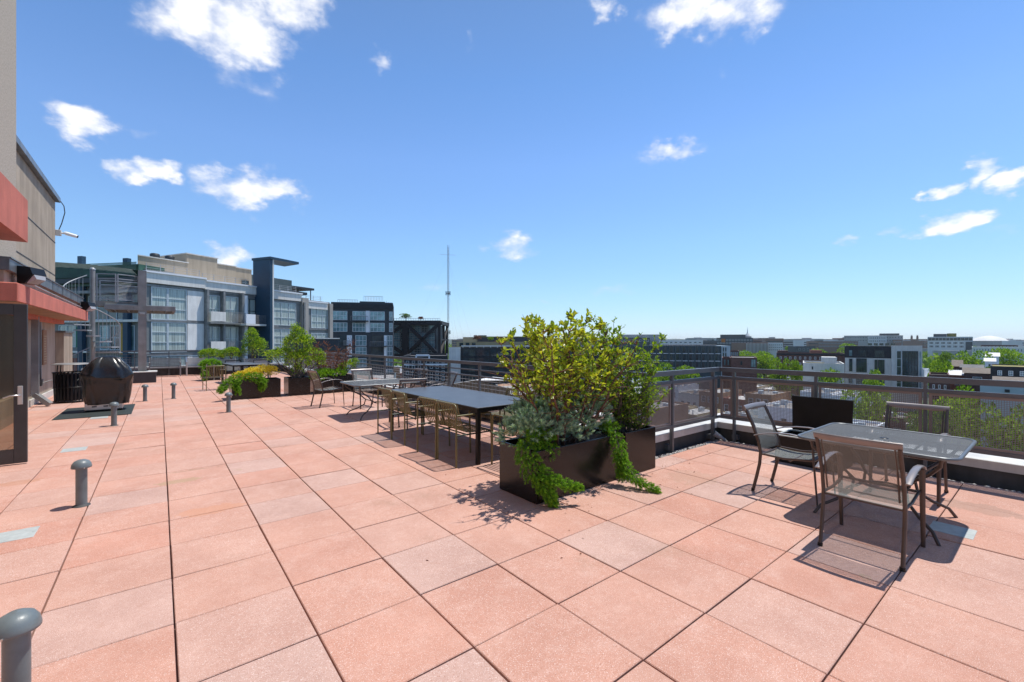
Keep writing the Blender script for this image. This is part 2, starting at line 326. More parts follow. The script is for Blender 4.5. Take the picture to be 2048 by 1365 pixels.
# ---------------------------------------------------------------- deck
T=.61; X0=.066; Y0=3.148
XE=4.946; XR=7.10; YB=3.45; YF=25.9
def deck():
    b=MB(); rnd=[]
    g=.005; ch=.004
    i0=-5; 
    for j in range(-8,38):
        y0=Y0+T*j; y1=y0+T
        if y0>YF: continue
        y1=min(y1,YF)
        for i in range(-5,12):
            x0=X0+T*i; x1=x0+T
            if y0>=Y0-.01:
                if x0>=XE-.01 and j>0: continue
                if j==0 and x0>=XE-.01: y1_=YB
                else: y1_=y1
            else: y1_=y1
            xx=min(x1,XR)
            if xx-x0<.05: continue
            gx=random.uniform(.0035,.0058); gy=random.uniform(.003,.005)
            dz=random.gauss(0,.0012); t1=random.gauss(0,.0015); t2=random.gauss(0,.0012)
            a=x0+gx; c=xx-gx; d=y0+gy; e=y1_-gy
            def zz(x,y): return dz+t1*(x-a)/T+t2*(y-d)/T
            v=[]
            for (q,w,dd) in ((0,-.035,0),(0,-ch,0),(ch,0,0)):
                for (x,y) in ((a+q,d+q),(c-q,d+q),(c-q,e-q),(a+q,e-q)): v.append((x,y,w+zz(x,y)))
            fs=[(8,9,10,11)]+[(k*4+m,k*4+(m+1)%4,k*4+4+(m+1)%4,k*4+4+m) for k in range(2) for m in range(4)]
            b.add(v,fs,0); t=min(1,max(0,random.gauss(.45,.17))) if random.random()<.85 else random.choice((.06,.12,.85)); rnd+=[t]*len(fs)
    n=len(b.f); b.box(-3,XR+.4,-3,YF+.3,-.3,-.036,1); rnd+=[0]*(len(b.f)-n); b.rnd=rnd
    tag(b.build('deck',['slab','slab_under']),kind='structure')
deck()
# pebbles in the gap between the slabs and the parapet
def pebbles(name,n,fx,label):
    b=MB()
    for _ in range(n):
        x,y=fx(); s=random.uniform(.008,.022)
        o=bmesh.new(); bmesh.ops.create_icosphere(o,subdivisions=1,radius=1)
        q=[(x+v.co.x*s*random.uniform(.8,1.3),y+v.co.y*s,-.025+s*.4+v.co.z*s*.7) for v in o.verts]
        b.add(q,[[v.index for v in f.verts] for f in o.faces],0,True); o.free()
    tag(b.build(name,'pebble'),label,'pebbles',kind='stuff')
pebbles('pebbles',420,lambda:(random.uniform(4.96,7.1),random.uniform(3.455,3.56)),'grey pebbles along the foot of the short parapet')
pebbles('pebbles',260,lambda:(random.uniform(7.11,7.19),random.uniform(-.8,3.5)),'pebbles between last slabs and the right parapet')
# ---------------------------------------------------------------- parapets and railings
def parapet(label,x0,x1,y0,y1,inner,group=None,top=.26,zb=-19.5):
    e=empty('parapet_wall',((x0+x1)/2,(y0+y1)/2,0),0,label,'parapet'); cx,cy=(x0+x1)/2,(y0+y1)/2
    o=.03
    MB().box(x0-cx+o,x1-cx-o,y0-cy+o,y1-cy-o,zb,top-.1).build('wall','pbase',e)
    MB().bbox(x0-cx,x1-cx,y0-cy,y1-cy,top-.1,top,.006).build('coping','coping',e)
    return e
parapet('low parapet with pale coping behind the mesh panels on the right',7.26,7.66,-6,3.60,0)
parapet('short low parapet with pale coping beside the pebbles and the planter',5.24,7.66,3.602,4.0,0)
parapet('long low parapet behind the dining tables under the horizontal rails',5.24,5.6,4.002,26.4,0)
parapet('dark far parapet behind the benches at the end of the deck',-2.6,5.24,26.0,26.4,0,top=.42)
def railing(label,a,b,posts,mesh=False,zt=1.17):
    """a,b: ends (x,y); posts: list of distances along the run"""
    A=Vector((*a,0)); B=Vector((*b,0)); t=(B-A).normalized(); Ln=(B-A).length; nrm=Vector((-t.y,t.x,0))
    e=empty('railing',A,math.atan2(t.y,t.x),label,'railing')
    MB().bar((-.03,0,zt-.034),(Ln+.03,0,zt-.034),.06,.068).build('top_rail','rail',e)
    for p in posts:
        m=MB(); m.bar((p,0,-.03),(p,0,zt-.07),.05,.034); m.box(p-.05,p+.05,.02,.10,.02,.09); m.build('post','rail',e)
    if mesh:
        MB().bar((0,0,1.005),(Ln,0,1.005),.045,.045).build('middle_rail','rail',e)
        MB().bar((0,0,.36),(Ln,0,.36),.045,.045).build('lower_rail','rail',e)
        ps=[0]+list(posts)+[Ln]
        for k in range(len(ps)-1):
            x0,x1=ps[k]+.03,ps[k+1]-.03
            if x1-x0<.08: continue
            m=MB(); z0,z1=.385,.98; yo=.004
            for (p,q) in (((x0,yo,z0+.015),(x1,yo,z0+.015)),((x0,yo,z1-.015),(x1,yo,z1-.015))): m.bar(p,q,.03,.03)
            for x in (x0+.015,x1-.015): m.bar((x,yo,z0+.03),(x,yo,z1-.03),.03,.03)
            fr=m.build('mesh_panel','railmesh',e)
            m=MB(); pt=.0195; n=int((x1-x0-.06)/pt)
            for i in range(n+1):
                x=x0+.03+i*(x1-x0-.06)/n; m.box(x-.0025,x+.0025,yo-.0035,yo-.0005,z0+.03,z1-.03)
            n=int((z1-z0-.06)/pt)
            for i in range(n+1):
                z=z0+.03+i*(z1-z0-.06)/n; m.box(x0+.03,x1-.03,yo+.0005,yo+.0035,z-.0025,z+.0025)
            m.build('lattice','railmesh',fr)
    else:
        MB().bar((0,0,.995),(Ln,0,.995),.03,.026).build('middle_rail','rail',e)
        MB().bar((0,0,.868),(Ln,0,.868),.03,.03).build('middle_rail','rail',e)
        MB().bar((0,0,.33),(Ln,0,.33),.03,.03).build('lower_rail','rail',e)
        ps=[0]+list(posts)+[Ln]
        for k in range(len(ps)-1):
            x0,x1=ps[k]+.025,ps[k+1]-.025
            if x1-x0<.1: continue
            m=MB()
            for i in range(6): z=.42+i*.073; m.tube([(x0,.0,z),(x1,.0,z)],.005,5)
            n=max(1,int((x1-x0)/.125))
            for i in range(1,n): x=x0+i*(x1-x0)/n; m.tube([(x,.009,.345),(x,.009,.853)],.0032,4)
            m.build('wire_panel','steel',e)
    return e
railing('grey railing with square mesh panels along the right edge of the deck',(7.2,3.55),(7.2,-3.2),[.25,1.38,2.51,3.64,4.77,5.9],True)
railing('short grey mesh railing between the planter and the deck corner',(5.15,3.55),(7.16,3.55),[.06,.65,1.85],True)
railing('long grey railing with rails and thin wires behind the dining tables',(5.15,25.9),(5.15,3.6),[.09+1.22*i for i in range(1,19)])
railing('far grey railing behind the benches at the end of the deck',(-2.4,25.95),(5.1,25.95),[.3+1.22*i for i in range(6)])
# ---------------------------------------------------------------- own building on the left
bld=empty('stucco_building',(-2.5,10,0),0,'tan stucco building with coral red bands at the left edge','building')
def own(name,m,b): return b.build(name,m,bld,(2.5,-10,0))
b=MB(); b.box(-7,-2.5,13.4,19.3,-.3,5.86); b.box(-7,-2.5,-4,13.4,-.3,8.9); own('wall','stucco',b)
b=MB(); b.bbox(-2.499,-2.33,6,13.62,2.9,14,.01); own('tower_wall','stucco_r',b)
b=MB(); b.bar((-2.47,13.62,5.93),(-2.47,19.36,5.93),.16,.12); b.box(-7,-2.39,13.62,19.36,5.99,6.01); own('roof_cap','fascia',b)
b=MB(); b.bbox(-2.49,-1.9,4,11.95,3.42,4.2,.012); own('upper_band','red',b)
b=MB(); b.bbox(-2.49,-1.77,10.45,19.29,2.24,2.535,.012); b.box(-2.49,-2.3,11,19.3,2.12,2.238); own('canopy_band','red',b)
b=MB(); b.box(-2.49,-1.95,10.6,19.25,2.536,2.74); own('canopy_wall','stucco',b)
b=MB(); b.box(-2.49,-1.88,10.55,19.32,2.741,2.93); b.box(-2.49,-1.86,10.53,19.34,2.931,2.95)
for k in range(6): b.box(-1.879,-1.872,11.6+k*1.3,11.615+k*1.3,2.745,2.93)
own('canopy_fascia','fascia',b)
b=MB(); b.box(-2.497,-2.49,12,19.3,4.60,4.616); b.box(-2.497,-2.49,12,19.3,3.60,3.616); own('control_joint','darkmetal',b)
b=MB(); b.box(-2.495,-2.45,9,19.3,-.02,.16); own('base_flashing','coping',b)
b=MB(); b.box(-2.49,-1.8,10.46,19.2,2.225,2.238); own('soffit','brickt',b)
# downspout with kicked-out foot
b=MB(); b.bar((-2.36,15.6,.28),(-2.36,15.6,2.2),.13,.10,up=(0,1,0)); b.bar((-2.36,15.6,.30),(-2.1,15.5,.05),.13,.10); 
tag(b.build('downspout','steeld'),'dark grey downspout with kicked out foot on the tan wall','downspout')
b=MB(); b.tube([(-2.43,16.7,2.1),(-2.43,16.7,.5),(-2.42,16.7,.42)],.02,8); b.box(-2.47,-2.38,16.62,16.78,.45,.6)
b.tube([(-2.4,16.7,.5),(-2.25,16.8,.56),(-2.12,16.9,.45),(-2.1,16.85,.2),(-2.15,16.7,.02)],.012,6)
tag(b.build('conduit','steeld'),'thin conduit running down to a small box and cable on the tan wall','conduit')
b=MB(); b.bbox(-2.495,-2.46,17.3,17.75,.95,1.9,.005); b.build_=None
o=b.build('wall_plaque','brickt'); tag(o,'brown plaque with raised lines on the wall beside the conduit','plaque')
m=MB()
for k in range(11): m.box(-2.459,-2.455,17.36,17.36+random.uniform(.2,.33),1.02+k*.07,1.045+k*.07)
m.build('plaque_lines','tan',o)
# low return wall past the corner
e=empty('low_wall',(-2.42,20.2,0),0,'short tan wall with metal cap standing past the building corner','wall')
MB().box(-.12,.1,-.85,.9,-.05,1.86).build('wall','stucco',e); MB().box(-.15,.14,-.88,.93,1.861,1.92).build('cap','fascia',e)
# security camera with its cable
e=empty('security_camera',(-2.42,19.32,4.94),0,'white security camera with looping cable on the building corner','camera')
b=MB(); b.bbox(-.08,.05,-.04,.08,-.09,.08,.008); b.tube([(.05,.02,0),(.16,.02,-.01)],.025,8); b.build('bracket','stone',e)
b=MB(); b.tube([(.1,.02,.02),(.16,.02,.0),(.36,.03,-.05),(.40,.03,-.06)],[.03,.055,.05,.045],10); b.build('housing','white',e)
b=MB(); b.tube([(.40,.03,-.06),(.42,.03,-.065)],.042,10); b.build('lens','black',e)
b=MB(); b.tube([(-.02,.06,.06),(.05,.07,.3),(.12,.07,.65),(.1,.07,.85),(.02,.06,1.0),(-.08,.05,1.06)],.013,6); b.build('cable','darkmetal',e)
def flood(loc,s,label,rz=0):
    e=empty('floodlight',loc,rz,label,'floodlight','wall floodlights on the canopy'); e.scale=(s,s,s)
    b=MB(); v=[(-.02,-.17,-.16),(.10,-.17,-.16),(.22,-.17,.02),(.18,-.17,.15),(-.02,-.17,.17)]
    v2=[(x,-y,z) for x,y,z in v]
    b.add(v+v2,[(0,1,2,3,4),(9,8,7,6,5)]+[(i,i+5,(i+1)%5+5,(i+1)%5) for i in range(5)]); b.tube([(-.1,0,0),(0,0,0)],.06,8); b.build('housing','black',e)
    b=MB(); b.add([(.105,-.14,-.155),(.222,-.14,.01),(.245,-.11,-.07),(.105,.14,-.155),(.222,.14,.01),(.245,.11,-.07)],[(0,1,2),(3,5,4),(0,3,4,1),(1,4,5,2),(2,5,3,0)]); b.build('lens','lamp',e)
flood((-1.80,11.15,2.72),.9,'larger black floodlight nearest the camera on the red banded canopy',R(-25))
flood((-1.80,18.9,2.66),.9,'small black floodlight at the far end of the red canopy',R(-25))
tag(MB().tube([(-1.86,11.2,2.66),(-1.86,14,2.64),(-1.86,18.8,2.62)],.013,6).build('cable_run','steel'),'thin cable run along the canopy between the two floodlights','cable')
# open glass door
e=empty('glass_door',(-2.35,8.47,0),0,'open glass door with dark frame and lever handle at left edge','door')
b=MB(); b.bbox(.88,1.0,-.025,.025,.02,2.08,.004); b.box(.0,.12,-.025,.025,.02,2.08); b.box(.12,.88,-.025,.025,.02,.2); b.box(.12,.88,-.025,.025,1.94,2.08); b.build('frame','doorframe',e)
g=bpy.data.materials.new('clear_door_glass'); g.use_nodes=True; nt,N,L,pb=nt_of(g); pb.inputs['Base Color'].default_value=(.5,.45,.4,1); pb.inputs['Roughness'].default_value=.02
tr=N.new('ShaderNodeBsdfTransparent'); tr.inputs[0].default_value=(.6,.56,.5,1); s_=N.new('ShaderNodeMixShader'); fr=N.new('ShaderNodeFresnel'); fr.inputs[0].default_value=1.6
gl=N.new('ShaderNodeBsdfGlossy'); gl.inputs['Roughness'].default_value=.01
L.new(fr.outputs[0],s_.inputs[0]); L.new(tr.outputs[0],s_.inputs[1]); L.new(gl.outputs[0],s_.inputs[2]); L.new(s_.outputs[0],N['Material Output'].inputs['Surface'])
MB().box(.12,.88,-.006,.006,.2,1.94).build('pane',g,e)
h=MB(); h.bbox(.915,.965,-.045,-.026,.78,1.02,.006); hd=h.build('handle_plate','silver',e)
MB().tube([(.94,-.03,.9),(.94,-.08,.9),(.86,-.085,.9),(.80,-.08,.875)],.009,8).build('lever','silver',hd)
# entrance pier behind the door
e=empty('entrance_pier',(-2.35,10.9,0),0,'dark brown entrance pier seen through the open door','pier')
MB().box(-.14,.0,-.1,3.2,-.02,2.2).build('post','doorframe',e); MB().box(.001,.12,.2,2.9,-.02,.5).build('base','stucco',e)
# ---------------------------------------------------------------- deck vents
def vent():
    e=empty('vent_pipe',(0,0,0),0,None,'vent')
    b=MB(); b.lathe([(.045,-.02),(.043,.02),(.043,.37)],n=28); b.build('pipe','vent',e); MB().lathe([(.068,.001),(.060,.010),(.050,.014),(.043,.02)],n=28).build('collar','pbase',e)
    b=MB(); b.lathe([(.0,.450),(.03,.447),(.055,.433),(.070,.410),(.076,.384),(.0755,.372),(.070,.370),(.044,.374)],n=32); b.build('cap','vent',e)
    b=MB()
    for a in (.7,3.3): MB().tube([(.070*math.cos(a),.070*math.sin(a),.378),(.081*math.cos(a),.081*math.sin(a),.378)],.005,8).build('screw','silver',e)
    return e
vp=vent()
VL=[((-.475,2.78,0),'domed grey vent pipe cut off by the lower left corner of the frame'),
 (G(163,1012),'domed grey vent pipe on the pale slabs second nearest the camera'),
 (G(228,852),'domed grey vent pipe in front of the covered grill'),
 (G(290,803),'domed vent pipe just right of the covered grill near the column'),
 (G(347,798),'domed vent pipe alone between the grill and the yellow shrub planter'),
 (G(457,825),'domed vent pipe beside the corner of the yellow shrub planter')]
for i,(p,l) in enumerate(VL): place(vp,i,p,random.uniform(0,6),l,'domed vent pipes standing on the deck')
# flush metal plates
def plate(u0,v0,u1,v1,label,w=.3,h=.16,rz=0):
    w=h=.27; p=G((u0+u1)/2,(v0+v1)/2); b=MB(); b.bbox(-w/2,w/2,-h/2,h/2,.0,.006,.002); b.lathe([(.006,.0065),(.006,.008),(0,.008)],(w/2-.02,0,0),8)
    o=b.build('floor_plate','plate',None,p); o.rotation_euler=(0,0,rz); tag(o,label,'plate','flush metal plates')
plate(1861,1046,1948,1076,'pale metal plate on the slab under the mesh table shadow',.16,.28)
plate(122,894,175,906,'bluish metal plate on slabs behind the second vent pipe',.3,.22)
plate(-10,1057,62,1088,'pale metal plate at the left frame edge',.28,.22)
plate(182,834,215,838,'thin metal plate at the edge of the grill mat',.3,.2)
# ---------------------------------------------------------------- covered grill, mat, bin
tag(MB().bbox(-1.70,-.48,12.72,14.65,.004,.014,.004).build('rubber_mat','rubber'),'dark rubber mat under the covered grill','mat')
e=empty('covered_grill',(-.93,13.75,0),0,'barbecue grill under a wrinkled black vinyl cover','grill')
def cover():
    b=MB(); n=120; rows=[]
    prof=[(.17,.90,.95),(.24,.92,.96),(.36,.95,.97),(.50,.98,1.0),(.62,1.01,1.02),(.74,1.05,1.05),(.82,1.10,1.10),(.87,1.12,1.12),(.91,1.06,1.04),(.96,.97,.96),(1.02,.87,.86),(1.08,.77,.76),(1.14,.66,.62),(1.19,.55,.46),(1.23,.42,.30),(1.25,.28,.16),(1.258,.12,.06),(1.258,.0,.0)]
    for (z,sx,sy) in prof:
        r=[]
        for k in range(n+1):
            t=2*PI*k/n; cx,cy=math.cos(t),math.sin(t); q=.42
            x=math.copysign(abs(cx)**q,cx)*.42*sx; y=math.copysign(abs(cy)**q,cy)*.28*sy
            up_=max(0,(z-.86)/.4); lo=max(0,(.86-z)/.7)
            crease=(1-abs(math.sin(t*5.5+1.7*mnoise.noise(Vector((cx*2,cy*2,z*2))))))**3
            f=1-.20*crease*up_*(1-up_*.35)-.10*lo*(1-abs(math.sin(t*4+.6+z*1.5)))**2
            f+=mnoise.noise(Vector((x*7,y*7,z*4)))*.08+mnoise.noise(Vector((x*19,y*19,z*9)))*.035
            dz=0
            if .78<z<.93: dz=-.10*max(0,math.cos(t+PI/2-.25))**6-.05*max(0,math.cos(t-.4))**6   # the cover sags between the lid corners
            dz+=mnoise.noise(Vector((x*9,y*9,7)))*.03*(1-up_)
            r.append((x*f,y*f,z+dz))
        r[-1]=r[0]; rows.append(r)
    b.sheet(rows,0); b.uv={}
    return b.build('cover','cover',e)
o=cover(); md=o.modifiers.new('sub','SUBSURF'); md.levels=1; md.render_levels=1
b=MB(); b.bbox(-.37,.27,-.22,.22,.06,.20,.01); cb=b.build('cabinet','silver',e)
b=MB()
for k in range(3): b.box(-.25+k*.19,-.17+k*.19,-.2205,-.219,.115,.145)
b.build('vent_slot','darkmetal',cb)
for sx in (-.33,.23):
    for sy in (-.17,.17): MB().lathe([(.0,.0),(.03,.0),(.035,.03),(.03,.06),(.0,.06)],(sx,sy,.012),10).build('caster','black',e)
e=empty('litter_bin',(-1.80,16.3,0),0,'round black slatted litter bin with raised flat lid behind the grill','bin')
b=MB()
for k in range(30):
    t=2*PI*k/30; c,s=math.cos(t),math.sin(t); b.bar((.33*c,.33*s,.04),(.355*c,.355*s,.78),.038,.006,up=(-c*0+s*0+c,s,0))
b.build('slats','black',e)
b=MB(); 
for z,r in ((.04,.34),(.78,.365),(.4,.343)): b.tube([(r*math.cos(2*PI*k/24),r*math.sin(2*PI*k/24),z) for k in range(25)],.014,6,caps=False)
b.build('hoops','black',e)
b=MB()
for k in range(4): t=PI/4+PI/2*k; b.tube([(.35*math.cos(t),.35*math.sin(t),.78),(.33*math.cos(t),.33*math.sin(t),.99)],.011,6)
b.build('lid_posts','black',e); MB().lathe([(0,1.03),(.3,1.02),(.40,.995),(.40,.985),(0,.985)],n=28).build('lid','steeld',e); MB().lathe([(.30,.06),(.31,.74),(.0,.74)],n=20).build('liner','black',e)
# ---------------------------------------------------------------- column, canopy frame, landing, spiral stair
e=empty('steel_column',(-.52,22.3,0),0,'tall grey square column with dark base box beside the benches','column')
b=MB(); b.bar((0,0,.42),(0,0,4.32),.25,.25,up=(0,1,0)); b.build('shaft','steeld',e)
b=MB(); b.bbox(-.42,.42,-.4,.4,-.02,.40,.02); b.build('base_box','darkmetal',e); MB().bbox(-.45,.45,-.43,.43,.401,.43,.005).build('base_cap','coping',e)
MB().bbox(-.08,.08,-.19,-.127,2.62,2.69,.005).build('lamp','lamp',e)
e=empty('canopy_frame',(-.5,22.5,0),0,'flat steel framed canopy crossing the tall grey column','canopy')
b=MB(); b.box(-1.1,1.0,-.35,-.25,2.78,2.96); b.box(-1.1,1.0,2.0,2.1,2.78,2.96); b.box(-1.1,-1.0,-.249,1.99,2.79,2.95); b.box(.9,1.0,-.249,1.99,2.79,2.95); b.build('frame','steeld',e)
b=MB()
for k in range(5): b.box(-.9+k*.4,-.86+k*.4,-.249,1.99,2.80,2.90)
b.build('joist','steeld',e); MB().box(-1.08,.98,-.24,1.98,2.965,2.99).build('roof_sheet','coping',e)
SC=(-1.9,22.0,0)
e=empty('spiral_stair',SC,0,'galvanised spiral staircase rising to the upper landing','staircase')
MB().tube([(0,0,-.02),(0,0,4.18)],.075,16).build('pole','steeld',e)
MB().lathe([(.085,4.18),(.085,4.21),(.05,4.26),(0,4.27)],n=16).build('pole_cap','steel',e)
right=Vector((CS,-SN,0)); fwd=Vector((SN,CS,0))
def ring(a,r,z):  # a measured clockwise from 'left of the view' through 'far side'
    return (right*(-math.cos(a))+fwd*math.sin(a))*r+Vector((0,0,z))
NT=15; TOT=R(395)
for k in range(NT):
    a0=TOT*k/NT; a1=TOT*(k+1)/NT+.03; z=.2*(k+1); b=MB()
    pts=[ring(a0,.07,z),ring(a0,.77,z),ring((a0+a1)/2,.785,z),ring(a1,.77,z),ring(a1,.07,z)]
    v=[p for p in pts]+[p-Vector((0,0,.045)) for p in pts]
    b.add(v,[(0,1,2,3,4),(9,8,7,6,5)]+[(i,i+5,(i+1)%5+5,(i+1)%5) for i in range(5)]); b.build('tread','steel',e)
b=MB(); b.tube([ring(TOT*k/80,.76,.2+.95+3.0*k/80-.1) for k in range(81)],.018,8); b.build('handrail','steel',e)
b=MB()
for k in range(46):
    a=TOT*k/46; z=3.0*k/46; b.tube([ring(a,.76,z+.12),ring(a,.76,z+1.05)],.007,5)
b.build('balusters','steel',e)
e=empty('upper_landing',(-1.2,22.6,0),0,'upper steel landing with horizontal bar guardrail beside the spiral stair','landing')
b=MB(); b.box(-.75,.55,-.2,2.2,2.98,3.06); b.box(-.78,.58,-.24,-.2,2.9,3.1); b.build('platform','steeld',e)
def guard(a,b_):
    a=Vector(a); b_=Vector(b_); m=MB()
    for z in (3.15,3.93,4.1): m.bar(a+Vector((0,0,z)),b_+Vector((0,0,z)),.04,.03)
    for k in range(14): z=3.2+k*.052; m.tube([a+Vector((0,0,z)),b_+Vector((0,0,z))],.006,5)
    for p in (a,b_): m.bar(p+Vector((0,0,3.06)),p+Vector((0,0,4.1)),.04,.04)
    m.build('guardrail','steel',e)
guard((-.62,-.2,0),(-.08,-.5,0)); guard((-.02,-.5,0),(.55,-.2,0)); guard((.57,-.15,0),(.57,2.2,0)); guard((-.72,2.2,0),(.55,2.2,0))
# ---------------------------------------------------------------- furniture
def arc(p,q,n,h,ax=2):
    return [tuple(p[i]+(q[i]-p[i])*k/n+(h*4*(k/n)*(1-k/n) if i==ax else 0) for i in range(3)) for k in range(n+1)]
def sling_chair(dark=False):
    """patio armchair with mesh sling, front is +X"""
    e=empty('patio_armchair',(0,0,0),0,None,'chair'); w=.245
    prof=[(-.30,0),(-.262,.16),(-.232,.30),(-.222,.42),(-.245,.55),(-.30,.70),(-.375,.86)]
    for s in (-1,1):
        b=MB(); b.tube([(x,s*w,z) for x,z in prof],.0135,8,flat=1.25); b.build('rear_leg','chairframe',e)
        MB().tube([(-.30,s*w,0),(-.297,s*w,.025)],.018,8).build('foot_cap','black',e)
        b=MB(); pts=[(.30,0),(.285,.2),(.27,.4),(.262,.56),(.25,.612)]
        b.tube([(x,s*(w+.018),z) for x,z in pts],[.014,.016,.018,.020,.019],8,flat=.5,up=(0,1,0) if False else (1,0,0)); b.build('front_leg','chairframe',e)
        b=MB(); ap=[(.262,.612),(.235,.636),(.17,.655),(.06,.664),(-.06,.656),(-.18,.632),(-.275,.60)]
        b.tube([(x,s*(w+.022),z) for x,z in ap],.024,8,flat=.28,up=(0,0,1)); b.build('armrest','chairarm',e)
    # seat sling
    b=MB(); rows=[]
    for k in range(9):
        t=k/8; x=-.215+.475*t; z0=.405+.035*t-.028*math.sin(PI*t)
        if k==8: z0-=.012; 
        rows.append([(x,-w+.012+(2*w-.024)*j/6,z0-.012*math.sin(PI*j/6)) for j in range(7)])
    b.sheet(rows); b.build('seat','slingd' if dark else 'sling',e)
    b=MB(); b.tube([(.262,-w,.432),(.262,w,.432)],.011,8)
    for s in (-1,1): b.tube([(-.222,s*w,.41),(.0,s*w,.402),(.265,s*w,.434)],.011,8)
    b.tube([(-.222,-w,.40),(-.222,w,.40)],.010,8); b.tube([(.05,-w,.385),(.05,w,.385)],.008,8); b.build('seat_frame','chairframe',e)
    b=MB(); rows=[]
    for (x,z) in [(-.222,.43),(-.228,.5),(-.252,.58),(-.285,.67),(-.325,.755),(-.365,.842)]:
        rows.append([(x-.018*math.sin(PI*j/6),-w+.012+(2*w-.024)*j/6,z) for j in range(7)])
    b.sheet(rows); b.build('backrest','slingd' if dark else 'sling',e)
    b=MB(); b.tube([(-.378-.022*math.sin(PI*j/10),-w-.016+(2*w+.032)*j/10,.873) for j in range(11)],.030,10,flat=.36,up=(1,0,.42)); b.build('top_rail','chairarm',e)
    for s in (-1,1): MB().tube([(-.228,s*(w-.028),.45),(-.292,s*(w-.028),.69),(-.365,s*(w-.028),.85)],.006,6).build('back_stay','chairframe',e)
    return e
def slat_chair():
    """olive tubular armchair with slats bent from back to seat, front is +X"""
    e=empty('slatted_armchair',(0,0,0),0,None,'chair'); w=.262; xb=-.29; zt=.79; r=.0125
    b=MB(); c=.06
    pts=[(xb,-w,0),(xb,-w,zt-c)]+[(xb,-w+c-c*math.cos(t),zt-c+c*math.sin(t)) for t in (R(30),R(60))]+[(xb,-w+c,zt),(xb,w-c,zt)]+[(xb,w-c+c*math.sin(t),zt-c+c*math.cos(t)) for t in (R(30),R(60))]+[(xb,w,zt-c),(xb,w,0)]
    b.tube(pts,r,8); b.build('back_frame','olive',e)
    for s in (-1,1):
        b=MB(); b.tube([(.265,s*w,0),(.25,s*w,.58),(.24,s*w,.635),(.20,s*w,.65),(xb,s*w,.65)],r,8); b.build('side_frame','olive',e)
    b=MB(); b.tube([(.255,-w,.40),(.255,w,.40)],.010,8); b.tube([(-.12,-w,.395),(-.12,w,.395)],.010,8)
    for s in (-1,1): b.tube([(xb,s*w,.40),(.255,s*w,.40)],.010,8)
    b.build('seat_support','oliveg',e)
    path=[(-.300,.760),(-.302,.785),(-.288,.803),(-.265,.80),(-.245,.775),(-.215,.66),(-.180,.52),(-.155,.455),(-.12,.425),(-.06,.412),(.08,.410),(.18,.418),(.23,.422),(.262,.412),(.275,.39),(.27,.365)]
    for k in range(10):
        y=-.212+k*.0471; b=MB(); b.tube([(x,y,z) for x,z in path],.0115,6,flat=.32,up=(0,1,0) if False else (.3,0,1)); 
        # flat strap: rebuild as thin box strip so that the wide side lies across the chair
        b=MB(); rows=[[(x,y-.0098,z),(x,y+.0098,z)] for x,z in path]; b.sheet(rows); b.uv={}
        o=b.build('slat','olive' if True else 'oliveg',e); md=o.modifiers.new('t','SOLIDIFY'); md.thickness=.006; md.offset=0
    return e
sc=sling_chair(); sd=sling_chair(True)
SL=[(sc,(4.335,.945,0),0,'mesh armchair nearest the camera with its back turned at the square mesh table'),
    (sc,(5.21,1.78,0),R(-90),'pale mesh armchair on the left side of the square mesh table'),
    (sd,(6.19,1.02,0),R(180),'dark mesh armchair on the railing side of the square mesh table'),
    (sc,G(655,812),R(8),'mesh armchair with pale sling at the left side of the small far table'),
    (sc,(3.95,10.6,0),R(-90),'mesh armchair with its back to the yellow green shrub behind the small table'),
    (sd,(3.75,7.95,0),R(82),'dark mesh armchair at the near side of the small far table'),
    (sc,(4.85,8.75,0),R(172),'pale topped mesh armchair against the wire railing beside the long table'),
    (sd,(4.8,10.1,0),R(188),'dark mesh armchair half hidden behind others at the wire railing')]
used={}
for pr,loc,rz,l in SL:
    place(pr,used.get(pr.name,0),(loc[0],loc[1],0),rz,l,'mesh patio armchairs'); used[pr.name]=1
oc=slat_chair()
OL=[((3.21,5.04,0),0,'olive slatted armchair at the long table nearest the black planter'),
    ((3.21,5.57,0),R(4),'second olive slatted armchair along the left side of the long table'),
    ((3.23,6.55,0),R(-2),'third olive slatted armchair along the left side of the long table'),
    ((3.24,7.13,0),R(2),'olive slatted armchair at the far left corner of the long table'),
    ((4.36,5.70,0),R(180),'green slatted chair on the railing side of the table farther from the shrub'),
    ((4.36,5.06,0),R(180),'green slatted chair on the railing side partly behind the big shrub'),
    ((3.64,4.38,0),R(92),'olive slatted armchair between the table end and the black planter'),
    ((1.40,17.45,0),R(96),'lone olive armchair out on the deck behind the yellow shrub planter')]
for i,(loc,rz,l) in enumerate(OL): place(oc,i,loc,rz,l,'olive slatted armchairs')
def long_table(loc,rz,l,w,label,z=.74):
    e=empty('dining_table',loc,rz,label,'table')
    MB().bbox(-w/2,w/2,-l/2,l/2,z-.012,z,.003).build('tabletop','dtop',e)
    b=MB()
    for s in (-1,1):
        b.box(s*(w/2-.022)-.018,s*(w/2-.022)+.018,-l/2+.04,l/2-.04,z-.062,z-.013); b.box(-w/2+.04,w/2-.04,s*(l/2-.022)-.018,s*(l/2-.022)+.018,z-.062,z-.0135)
    b.build('apron','black',e)
    for sx in (-1,1):
        for sy in (-1,1): MB().box(sx*(w/2-.026)-.024,sx*(w/2-.026)+.024,sy*(l/2-.026)-.024,sy*(l/2-.026)+.024,0,z-.013).build('leg','black',e)
    return e
long_table((3.735,6.09,0),0,2.76,1.08,'long anthracite dining table with olive chairs around it')
long_table((2.45,19.6,0),R(4),2.0,.95,'dark dining table behind the yellow shrub planter')
